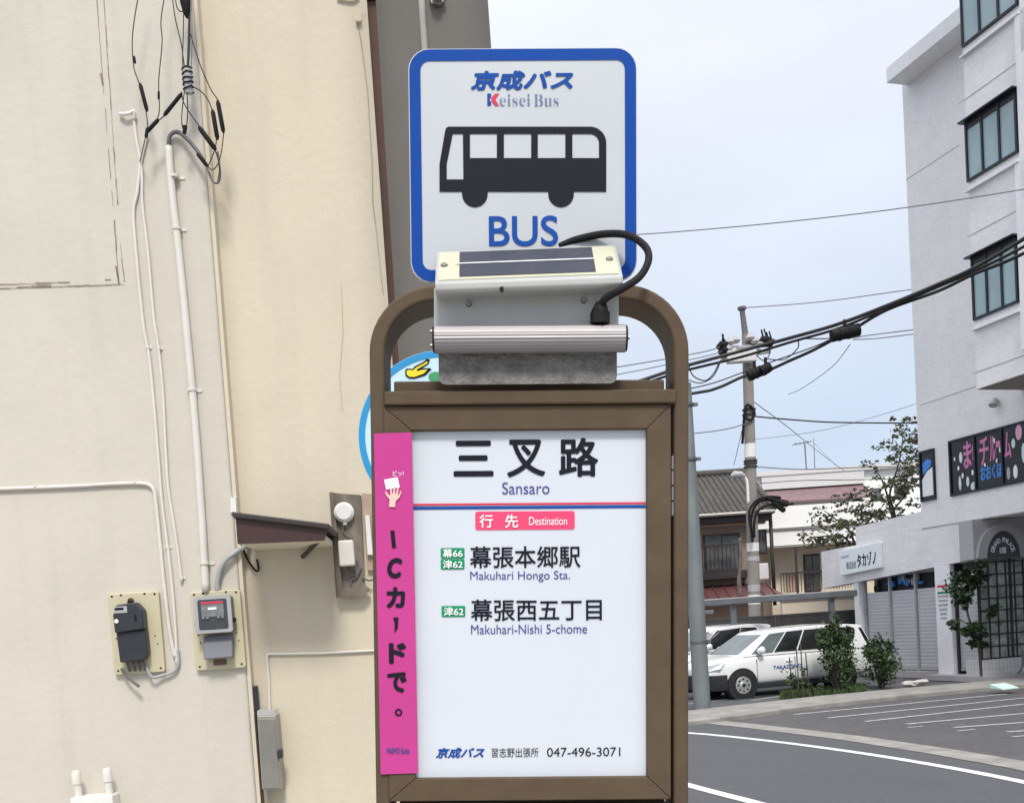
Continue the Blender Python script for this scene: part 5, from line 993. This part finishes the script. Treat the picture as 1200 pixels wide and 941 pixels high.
b = MB(); x = B3(933, 660, YB-1).x; b.box(x-0.03, x+0.03, YB-1.05, YB-0.98, 1.2, zt2-0.1); b.build('railing_post', M['fence'], h2)
b = MB(); x0 = B3(880, 720, 30).x; x1 = B3(1010, 710, 30).x; wl = thing('beige_wall', 'low beige rendered garden wall above the dark fence', 'wall', V((8.5, 29.5, 0)))
b.box(B3(917, 715, 29.5).x, x1, 29.5, 29.7, -0.05, B3(950, 703, 29.5).z); b.build('wall', M['beigewall'], wl); b = MB(); b.box(B3(917, 715, 29.5).x-0.04, x1, 29.46, 29.74, B3(950, 703, 29.5).z+0.001, B3(950, 703, 29.5).z+0.07); b.build('coping', M['boxgrey'], wl)
# long white building at the back
YW = 52.0
h3 = thing('white_building', 'long white building with plum awning at the back under the wires', 'building', V((9, YW, 0)))
zw = B3(1000, 552, YW).z
b = MB(); b.box(B3(480, 630, YW).x, B3(1130, 580, YW).x, YW, YW+9, -0.05, zw); b.build('wall', M['whitewall'], h3)
b = MB(); b.box(B3(478, 630, YW).x-0.2, B3(1130, 580, YW).x, YW-0.3, YW+9.2, zw+0.001, zw+0.22); b.build('roof_edge', M['greywall'], h3)
A = [B3(893, 585, YW-0.1), B3(1012, 570, YW-0.1)]; zz0, zz1 = B3(950, 588, YW-1.6).z, B3(950, 571, YW).z
b = MB(); b.hexa([(A[0].x, YW-1.8, zz0), (A[1].x, YW-1.8, zz0), (A[1].x, YW-0.01, zz1-0.05), (A[0].x, YW-0.01, zz1-0.05)], [(A[0].x, YW-1.8, zz0+0.08), (A[1].x, YW-1.8, zz0+0.08), (A[1].x, YW-0.01, zz1), (A[0].x, YW-0.01, zz1)]); b.build('awning', M['magenta'], h3)
b = MB(); b.box(A[0].x, A[1].x, YW-0.25, YW-0.01, zz1+0.001, zz1+0.9); b.build('sign_band', M['greywall'], h3)
for px0, px1, py0, py1, m in ((1022, 1032, 572, 585, 'houseglass'), (1048, 1062, 570, 584, 'houseglass'), (1000, 1010, 581, 589, 'darkbrown'), (1034, 1046, 585, 590, 'housepink')):
    b = MB(); BX(b, YW, px0, px1, py0, py1, 0.05, 0.05); b.build('window', M[m], h3)
for k in range(6):
    for row in (0, 1): b = MB(); px = 520+k*50; BX(b, YW, px, px+18, 620+row*70-k*3, 645+row*70-k*3, 0.05, 0.05); b.build('window', M['houseglass'], h3)
h4 = thing('cream_building', 'plain cream block rising beside the white building behind the trees', 'building', V((24, 58, 0)))
b = MB(); BX(b, 58, 1032, 1100, 545, 900, 8); b.build('wall', M['beigewall'], h4)
b = MB(); BX(b, 58, 1030, 1102, 542, 546, 8.4, 0.3); b.build('roof_edge', M['greywall'], h4)
for px0, px1 in ((1040, 1048), (1056, 1066)): b = MB(); BX(b, 58, px0, px1, 556, 572, 0.05, 0.05); b.build('window', M['houseglass'], h4)
ant = thing('tv_antenna', 'thin television antenna on the white building roof', 'antenna', V((B3(945.5, 555, YW+2).x, YW+2, zw+0.22)))
p0, p1 = B3(945.5, 556, YW+2), B3(943, 520, YW+2)
b = MB(); b.tube([V((p0.x, YW+2, zw+0.15)), p1], 0.035, 6)
b.tube([p1+V((-0.6, 0, 0.0)), p1+V((0.35, 0, 0.1))], 0.025, 5)
for k in range(5): b.tube([p1+V((-0.55+k*0.2, -0.4, k*0.02)), p1+V((-0.55+k*0.2, 0.4, k*0.02))], 0.018, 5)
b.build('mast', M['wiregrey'], ant)
a2 = thing('lightning_rod', 'slender roof rod with stays right of the antenna', 'roof rod', V((B3(955, 555, YW+3).x, YW+3, zw+0.22)))
p0, p1 = B3(955, 552, YW+3), B3(953.5, 513, YW+3); b = MB(); b.tube([V((p0.x, YW+3, zw+0.15)), p1], [0.03, 0.015], 6); b.tube([p0.lerp(p1, 0.85), V((B3(990, 550, YW+3).x, YW+3, zw+0.2))], 0.01, 4); b.build('rod', M['wiregrey'], a2)

# ================================================================== FAR UTILITY POLE
YU = 27.8
def U(px, py, dy=0.0): return hitY(px, py, YU+dy)
pb_ = U(884, 705); pt = U(875.5, 400)
up_ = thing('utility_pole', 'far weathered utility pole with insulators, in front of the tiled house', 'utility pole', V((pb_.x, YU, 0)))
dirp = (pt-pb_)/(pt.z-pb_.z); gnd = pb_-dirp*pb_.z
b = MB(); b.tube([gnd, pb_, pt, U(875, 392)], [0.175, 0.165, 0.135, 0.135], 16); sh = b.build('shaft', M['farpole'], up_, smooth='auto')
b = MB(); b.tube([U(874.5, 400), U(869.5, 362)], [0.09, 0.07], 8); b.cyl(U(869.5, 363), U(869.3, 360), 0.12, n=8); b.build('top_pin', M['wiregrey'], up_)
b = MB(); b.tube([U(845, 409, -0.2), U(905, 404, -0.2)], 0.05, 6); b.tube([U(845, 421, -0.2), U(903, 412, -0.2)], 0.045, 6); b.build('crossarm', M['lightgrey'], up_)
for px, py in ((856, 400), (853, 408), (862, 398), (879, 395), (885, 399), (891, 402), (860, 412), (886, 409)):
    c = U(px, py, -0.25); b = MB(); b.tube([c+V((0, 0, -0.09)), c+V((0, 0, -0.03)), c+V((0, 0, 0.03)), c+V((0, 0, 0.1))], [0.08, 0.13, 0.09, 0.05], 10); b.build('insulator', M['trimgrey'], up_, smooth='auto')
for px, py, dx in ((846, 405, -1), (848, 411, -1), (895, 399, 1), (901, 402, 1)):
    c = U(px, py, -0.28); b = MB(); b.tube([c+V((-0.14, 0, -0.05)), c, c+V((0.16, 0, 0.05))], [0.05, 0.13, 0.05], 8); b.tube([c, c+V((-0.05*dx, 0, 0.28))], 0.025, 5); b.tube([c+V((0.1, 0, 0)), c+V((0.02, 0, 0.3))], 0.022, 5); b.build('cable_end', M['rubber'], up_)
b = MB(); c0, c1 = U(852, 426, -0.3), U(886, 410, -0.3); b.box(c0.x, c1.x, YU-0.4, YU-0.17, c0.z, c1.z); b.build('white_box', M['greywall'], up_, bevel=0.03)
for py0, py1, m in ((520, 536, 'whiteplastic'), (636, 646, 'whiteplastic'), (652, 657, 'trimgrey'), (685, 693, 'lightgrey'), (697, 708, 'whiteplastic')):
    z0, z1 = U(884, py1).z, U(884, py0).z; m0 = gnd+dirp*z0; m1 = gnd+dirp*z1; b = MB(); b.cyl(m0, m1, 0.18-z0*0.004, n=16); b.build('plate_band', M[m], sh, smooth='auto')
for py in (480, 486, 540, 543, 547): z0 = U(880, py).z; m0 = gnd+dirp*z0; b = MB(); b.cyl(m0+V((0, 0, -0.02)), m0+V((0, 0, 0.02)), 0.185, n=14); b.build('band', M['fence'], sh)
b = MB(); b.tube(catmull([U(870, 520, -0.1), U(873, 480, -.2), U(878, 475, -.2), U(884, 483, -.2), U(880, 492, -.2), U(872, 488, -.2), U(874, 482, -.2)], 5), 0.035, 6); b.build('cable_loop', M['rubber'], up_, smooth=True)
for i, pts in enumerate(([(882, 635), (880, 612), (884, 594), (894, 586), (908, 585), (924, 588)], [(884, 630), (884, 610), (890, 597), (904, 591), (920, 591), (930, 590)], [(880, 620), (878, 600), (886, 587), (900, 582), (915, 583)])):
    b = MB(); b.tube(catmull([U(x, y, -0.3) for x, y in pts], 5), [0.07], 8) if 0 else b.tube(catmull([U(x, y, -0.3-0.06*i) for x, y in pts], 5), 0.034, 8); b.build('cable_bundle', M['rubber'], up_, smooth=True)
for x0, y0, x1, y1 in ((898, 583, 924, 592), (905, 588, 920, 599)):
    b = MB(); c0, c1 = U(x0, y0, -0.4), U(x1, y1, -0.4); b.tube([c0, c0.lerp(c1, .08), c0.lerp(c1, .92), c1], [0.03, 0.075, 0.075, 0.03], 10); b.build('splice_case', M['rubber'], up_, smooth='auto')
b = MB(); b.tube(catmull([U(877, 590, -0.25), U(876, 570, -0.25), U(874, 561, -0.25), U(868, 557, -0.25)], 5), 0.04, 6); arm = b.build('lamp_arm', M['whiteplastic'], up_, smooth=True)
b = MB(); b.tube([U(873, 558, -0.3), U(869, 556, -0.3), U(861, 556, -0.3), U(857, 558, -0.3)], [0.04, 0.085, 0.10, 0.05], 10); b.build('street_lamp_head', M['lightgrey'], arm, smooth='auto')
b = MB(); c = U(865, 665, -0.4); b.tube(catmull([U(868, 700, -.3), U(866, 680, -.3), U(868, 655, -.3), U(867, 630, -.3)], 4), [0.06]*5+[0.045]*8, 7); b.build('wrapped_riser', mat('riser_mauve', (0.15, 0.115, 0.11), 0.9, var=0.3, scale=8), up_, smooth=True)
# overhead cables
wn = 0
def cable(label, pts, r, group=None, m='wire', n=6):
    P = [hitY(x, y, Y) for x, y, Y in pts]
    b = MB(); b.tube(catmull(P, n), r, 7); return tag(b.build('overhead_cable', M[m], None, smooth=True), label, 'cable', group)
cable('upper thick cable rising from the stand past the far pole to the building', [(-250, 566, 23.0), (200, 526, 21.5), (640, 471, 20), (806, 428, 20), (870, 411, 20), (930, 395, 19.5), (985, 379, 19), (1050, 354, 18.4), (1100, 333, 18), (1140, 315, 17.6), (1200, 280, 17), (1330, 200, 16)], 0.034)
cable('second thick cable just under the uppermost one at the far pole', [(-250, 569, 23.1), (200, 529, 21.6), (640, 474, 20.1), (806, 433.5, 20.1), (870, 418, 20.1), (930, 400, 19.6), (985, 384, 19.1), (1050, 357, 18.5), (1100, 336, 18.1), (1140, 318.5, 17.7), (1200, 289, 17.1), (1330, 212, 16.1)], 0.026)
cable('lower thick cable through the paired black splice cases', [(-250, 583, 23.2), (200, 543, 21.7), (640, 488, 20.2), (806, 462, 20.2), (840, 455, 20.2), (872, 441, 20.1), (900, 434, 20), (925, 423, 19.8), (950, 412, 19.6), (975, 399, 19.4), (1000, 386, 19), (1040, 363, 18.6), (1100, 341, 18.2), (1140, 322, 17.8), (1200, 297, 17.2), (1330, 228, 16.2)], 0.030)
cable('thin messenger wire above the lowest thick cable', [(-250, 575, 23.2), (200, 535, 21.7), (640, 480, 20.2), (806, 456, 20.2), (872, 436, 20.1), (910, 422, 20), (960, 404, 19.5), (1000, 383, 19.1)], 0.012)
cable('slack loop of wire left of the far pole', [(806, 424, 19.9), (812, 440, 19.9), (826, 446, 19.9), (836, 438, 19.9), (843, 424, 19.9)], 0.012)
cable('second slack loop hanging left of the far pole', [(806, 445, 19.95), (820, 449, 19.95), (834, 443, 19.95), (842, 430, 19.95), (844, 422, 19.95)], 0.010)
cable('short drooping loop right of the far pole', [(886, 416, 19.8), (893, 422, 19.8), (898, 422, 19.8), (902, 414, 19.8), (902, 406, 19.8)], 0.010)
cable('wire curving between the cables by the large splice case', [(900, 421, 19.7), (920, 421, 19.7), (935, 408, 19.7), (938, 398, 19.6), (966, 397, 19.4), (985, 395, 19.2)], 0.011)
cable('thin high-tension wire reaching the pole from the left', [(-250, 537, 29.0), (200, 497, 27.5), (640, 442, 26), (806, 416, 27), (846, 406, 27.5)], 0.014, m='wiregrey')
cable('thin wire reaching the lower insulator from the left', [(-250, 547, 29.0), (200, 507, 27.5), (640, 452, 26), (806, 422, 27), (850, 411, 27.5)], 0.012, m='wiregrey')
cable('fine wire from the pole top to the building', [(869, 361, YU), (960, 354, 28), (1064, 340, 27), (1200, 322, 26)], 0.012, m='wiregrey')
cable('fine wire sagging from behind the plate across the building', [(-200, 330, 17), (250, 310, 16), (600, 283, 15), (748, 275, 15), (850, 267, 14.5), (960, 256, 14), (1065, 243, 13.5), (1200, 222, 13), (1340, 197, 12.5)], 0.007, m='wiregrey')
cable('upper of two level wires ending at the building edge', [(992, 397, 19.2), (1030, 391.5, 24), (1075, 386, 24.4)], 0.012, m='wiregrey')
cable('lower of two level wires ending at the building edge', [(1000, 398, 19.2), (1030, 396.5, 24), (1075, 391, 24.4)], 0.011, m='wiregrey')
cable('steep faint stay wire below the large splice case', [(996, 404, 19), (975, 430, 22), (940, 455, 25), (924, 462, 27)], 0.008, m='wiregrey')
cable('dark service wire running level right of the far pole', [(884, 488, YU), (930, 492, 28), (980, 495, 28.5), (1080, 496, 29)], 0.020)
cable('diagonal stay from the far pole down to the white building', [(882, 470, YU), (920, 498, 30), (960, 530, 40), (990, 552, 50)], 0.012, m='wiregrey')
cable('thin service wire from the left to the far pole', [(-250, 615, 29.0), (200, 575, 27.5), (640, 520, 26), (822, 507, 27), (873, 497, YU-0.2)], 0.014, m='wiregrey')
cable('faint wire dropping from the far pole to the tiled roof', [(871, 498, YU-0.2), (866, 520, 29), (860, 545, 32)], 0.009, m='wiregrey')
cable('pale wire above the white building roof', [(886, 547, YU), (940, 550, 29), (1000, 548, 30), (1090, 546, 31)], 0.014, m='wiregrey')
cable('faint upper wire slanting across the sky by the shops', [(884, 515, YU), (960, 505, 28), (1030, 487, 29), (1080, 471, 24.5)], 0.007, m='wiregrey')
cable('wire crossing low before the white building to the trees', [(884, 567, YU), (940, 563, 28), (1010, 562, 29), (1090, 560, 30)], 0.012, m='wiregrey')
for x0, y0, x1, y1, Y, r, lab in ((876, 441, 893, 434, 19.9, 0.105, 'left case of the black splice pair on the lowest cable'), (892, 436, 903, 429, 19.8, 0.095, 'right case of the black splice pair on the lowest cable'), (973, 394, 1008, 386, 18.95, 0.115, 'large black splice case on the cables beside the building')):
    c0, c1 = hitY(x0, y0, Y), hitY(x1, y1, Y); t = thing('splice_case', lab, 'cable case', Matrix.Translation((c0+c1)/2-V((0, 0, r))), 'splice cases on the cables')
    b = MB(); b.tube([c0, c0.lerp(c1, .04), c0.lerp(c1, .96), c1], [r*.5, r, r, r*.5], 14); b.build('case', M['rubber'], t, smooth='auto')
    b = MB()
    for f in (0.3, 0.6): b.cyl(c0.lerp(c1, f-.03), c0.lerp(c1, f+.03), r*1.1, n=12)
    b.build('strap', M['rubber'], t); b = MB(); m_ = c0.lerp(c1, .5); b.tube([m_+V((0, 0, r)), m_+V((0, 0, r+0.12))], 0.03, 6); b.build('hanger', M['rubber'], t)

# ================================================================== PLANTS
def shrub(name, label, cat, base, h, rx, ry, nl, size, seed, m, stems=4, group=None, clumps=14):
    rng = random.Random(seed); t = thing(name, label, cat, base, group); b = MB()
    tips = []
    for k in range(stems):
        a = rng.uniform(0, 2*pi); tip = base+V((cos(a)*rx*0.5, sin(a)*ry*0.5, h*rng.uniform(0.6, 0.95))); b.tube(catmull([base+V((rng.uniform(-.05, .05), rng.uniform(-.05, .05), -0.03)), base.lerp(tip, 0.5)+V((rng.uniform(-.06, .06), 0, 0.05)), tip], 4), [0.022]*4+[0.012]*4+[0.006], 6); tips.append(tip)
    b.build('stems', M['bark'], t, smooth=True)
    b = MB(); leaves(b, base+V((0, 0, h*0.55)), (rx, ry, h*0.5), nl, size, rng, clumps)
    for tip in tips: leaves(b, tip, (0.14, 0.14, 0.18), nl//14, size, rng, 4)
    b.build('foliage', m, t); return t
g = hitG(984, 812); shrub('shrub', 'taller dark green shrub in front of the white estate van', 'shrub', V((g.x, g.y, 0.03)), 1.45, 0.33, 0.33, 2100, 0.085, 4, M['leaf'], 5, 'kerbside shrubs', 18)
g = hitG(1034, 806); shrub('shrub', 'shorter rounder shrub between the van and the shutters', 'shrub', V((g.x, g.y, 0.03)), 1.05, 0.34, 0.34, 1800, 0.08, 9, M['leaf'], 4, 'kerbside shrubs', 16)
g = hitG(937, 818); t = thing('staked_plant', 'young thin plant with stakes before the van door', 'plant', V((g.x, g.y, 0.03))); rng = random.Random(12)
b = MB()
for px, py in ((925, 770), (933, 757), (938, 752), (944, 765)): top = hitY(px, py, g.y); b.tube([V((hitY(px+4, 815, g.y).x, g.y+rng.uniform(-.05, .05), 0.02)), top], 0.012, 6)
b.build('stakes', M['bark'], t)
b = MB()
for px, py, n_ in ((924, 783, 30), (930, 790, 60), (940, 790, 60), (935, 800, 110), (926, 800, 60), (946, 802, 90), (955, 805, 70)): leaves(b, hitY(px, py, g.y), (0.13, 0.12, 0.14), n_, 0.06, rng, 4)
b.build('foliage', M['leaf'], t)
rng = random.Random(31); b = MB()
for k in range(3600):
    px = rng.uniform(915, 1015); u_ = rng.random(); g = hitG(px, 819.5-(px-915)*0.085-u_*7, 0.0); hh = rng.uniform(0.04, 0.15); a = rng.uniform(0, pi); d = V((cos(a), sin(a), 0))*0.012; lean = V((rng.uniform(-.06, .06), rng.uniform(-.06, .06), hh)); p = g+V((0, 0, 0.0)); b.add([p-d, p+d, p+lean], [(0, 1, 2)])
tag(b.build('grass', M['grass']), 'strip of green grass and weeds along the kerb under the shrubs', 'grass', kind='stuff')
rng = random.Random(44)
g = hitG(1148, 796, 0.05); gt = thing('garden_tree', 'small dark clipped tree before the glass block entrance', 'tree', V((g.x, g.y-0.05, 0.05)))
Yt = g.y-0.05
b = MB(); b.tube(catmull([V((hitY(1150, 790, Yt).x, Yt, 0.0)), hitY(1147, 755, Yt), hitY(1139, 735, Yt), hitY(1133, 712, Yt), hitY(1137, 690, Yt), hitY(1130, 672, Yt)], 5), [0.035]*10+[0.025]*10+[0.015]*6, 8); b.tube([hitY(1138, 734, Yt), hitY(1122, 724, Yt)], 0.012, 6); b.build('trunk', M['bark'], gt, smooth=True)
b = MB()
for px, py, rx, rz, n_ in ((1132, 688, .34, .36, 1100), (1142, 668, .22, .28, 600), (1128, 704, .24, .18, 400), (1132, 735, .26, .14, 450), (1143, 742, .22, .17, 500), (1144, 754, .18, .16, 380), (1162, 716, .16, .14, 220), (1117, 730, .12, .07, 90)): leaves(b, hitY(px, py, Yt), (rx, 0.25, rz), n_, 0.095, rng, 8)
b.build('crown', M['leaf3'], gt)
def tree(label, px, pbase, Y, limbs, blobs, seed, size=0.16):
    rng = random.Random(seed); base = hitY(px, pbase, Y); base.z = 0; t = thing('tree', label, 'tree', base, 'trees behind the low shop roof'); b = MB()
    def P(x, y): q = hitY(x, y, Y); return q+V((0, rng.uniform(-.3, .3), 0))
    P0_ = hitY(px, pbase, Y); b.tube([base, P0_], [0.12, 0.07], 9)
    for l in limbs:
        pts = catmull([P0_]+[P(x, y) for x, y in l], 4); k = len(pts); b.tube(pts, [0.038*(1-i/k)+0.006 for i in range(k)], 7)
    b.build('trunk', M['bark'], t, smooth=True)
    b = MB()
    for x, y, r, n_ in blobs: leaves(b, P(x, y), (r*1.2, r, r*0.5), int(n_*0.85), size*0.8, rng, 6, fill=0.5)
    b.build('crown', M['leaf2'], t)
tree('taller sparse tree against the upper corner of the tiled building', 1052, 632, 30, [[(1049, 600), (1045, 578), (1055, 545), (1062, 515), (1058, 496)], [(1046, 590), (1030, 565), (1020, 545)], [(1050, 600), (1066, 575), (1074, 548)]],
     [(1057, 495, .38, 90), (1064, 503, .3, 70), (1055, 515, .45, 150), (1065, 520, .38, 110), (1047, 527, .40, 120), (1060, 535, .5, 200), (1073, 540, .45, 170), (1058, 553, .5, 200), (1074, 558, .45, 150), (1024, 545, .35, 60), (1050, 570, .45, 150), (1035, 567, .4, 90), (1062, 572, .4, 120), (1045, 582, .35, 110), (1022, 573, .28, 50), (1074, 590, .3, 70), (1036, 600, .4, 120), (1058, 603, .35, 90)], 5)
tree('lower spreading tree over the end of the shop band', 1004, 655, 29.5, [[(1000, 625), (985, 610), (965, 598)], [(1010, 620), (1022, 603), (1035, 595)], [(990, 630), (965, 628), (945, 632)]],
     [(976, 597, .45, 110), (990, 585, .4, 80), (1005, 592, .45, 120), (1018, 600, .45, 130), (1030, 607, .45, 150), (1008, 610, .5, 170), (990, 622, .5, 170), (978, 614, .4, 90), (968, 630, .5, 160), (984, 635, .5, 170), (998, 630, .5, 170), (955, 636, .35, 60), (945, 625, .25, 30), (960, 610, .28, 40), (1020, 585, .35, 80), (1040, 613, .4, 110), (1000, 575, .3, 50)], 6)
# things lying on the kerb
g = hitG(1177, 807, 0.065); b = MB(); a = radians(20); fr = frame((g.x, g.y, 0.064), (cos(a), sin(a), 0), (-sin(a), cos(a), 0)); b.fr = fr; b.hexa([(-.19, -.16, 0), (.19, -.16, 0), (.19, .16, 0.02), (-.19, .16, 0.02)], [(-.19, -.16, .02), (.19, -.16, .02), (.19, .16, .10), (-.19, .16, .10)]); tag(b.build('mint_board', M['papermint'], bevel=0.004), 'pale mint board lying on the kerb before the entrance', 'board')
for px, py, r, lab in ((1066, 803, .13, 'left pale stone lying on the kerb by the shorter shrub'), (1080, 800, .11, 'right pale stone lying on the kerb near the shutters')):
    g = hitG(px, py, 0.05); rng = random.Random(px); vs = []; fs = []; nu, nv = 10, 6
    for i in range(nv+1):
        for k in range(nu): a, c = 2*pi*k/nu, pi*i/nv; rr = r*rng.uniform(0.8, 1.15); vs.append((g.x+rr*1.5*sin(c)*cos(a), g.y+rr*sin(c)*sin(a), 0.04+r*0.35+rr*0.5*cos(c)))
    for i in range(nv):
        for k in range(nu): fs.append((i*nu+k, (i+1)*nu+k, (i+1)*nu+(k+1) % nu, i*nu+(k+1) % nu))
    b = MB(); b.add(vs, fs); tag(b.build('stone', M['stone']), lab, 'stone', 'stones on the kerb')
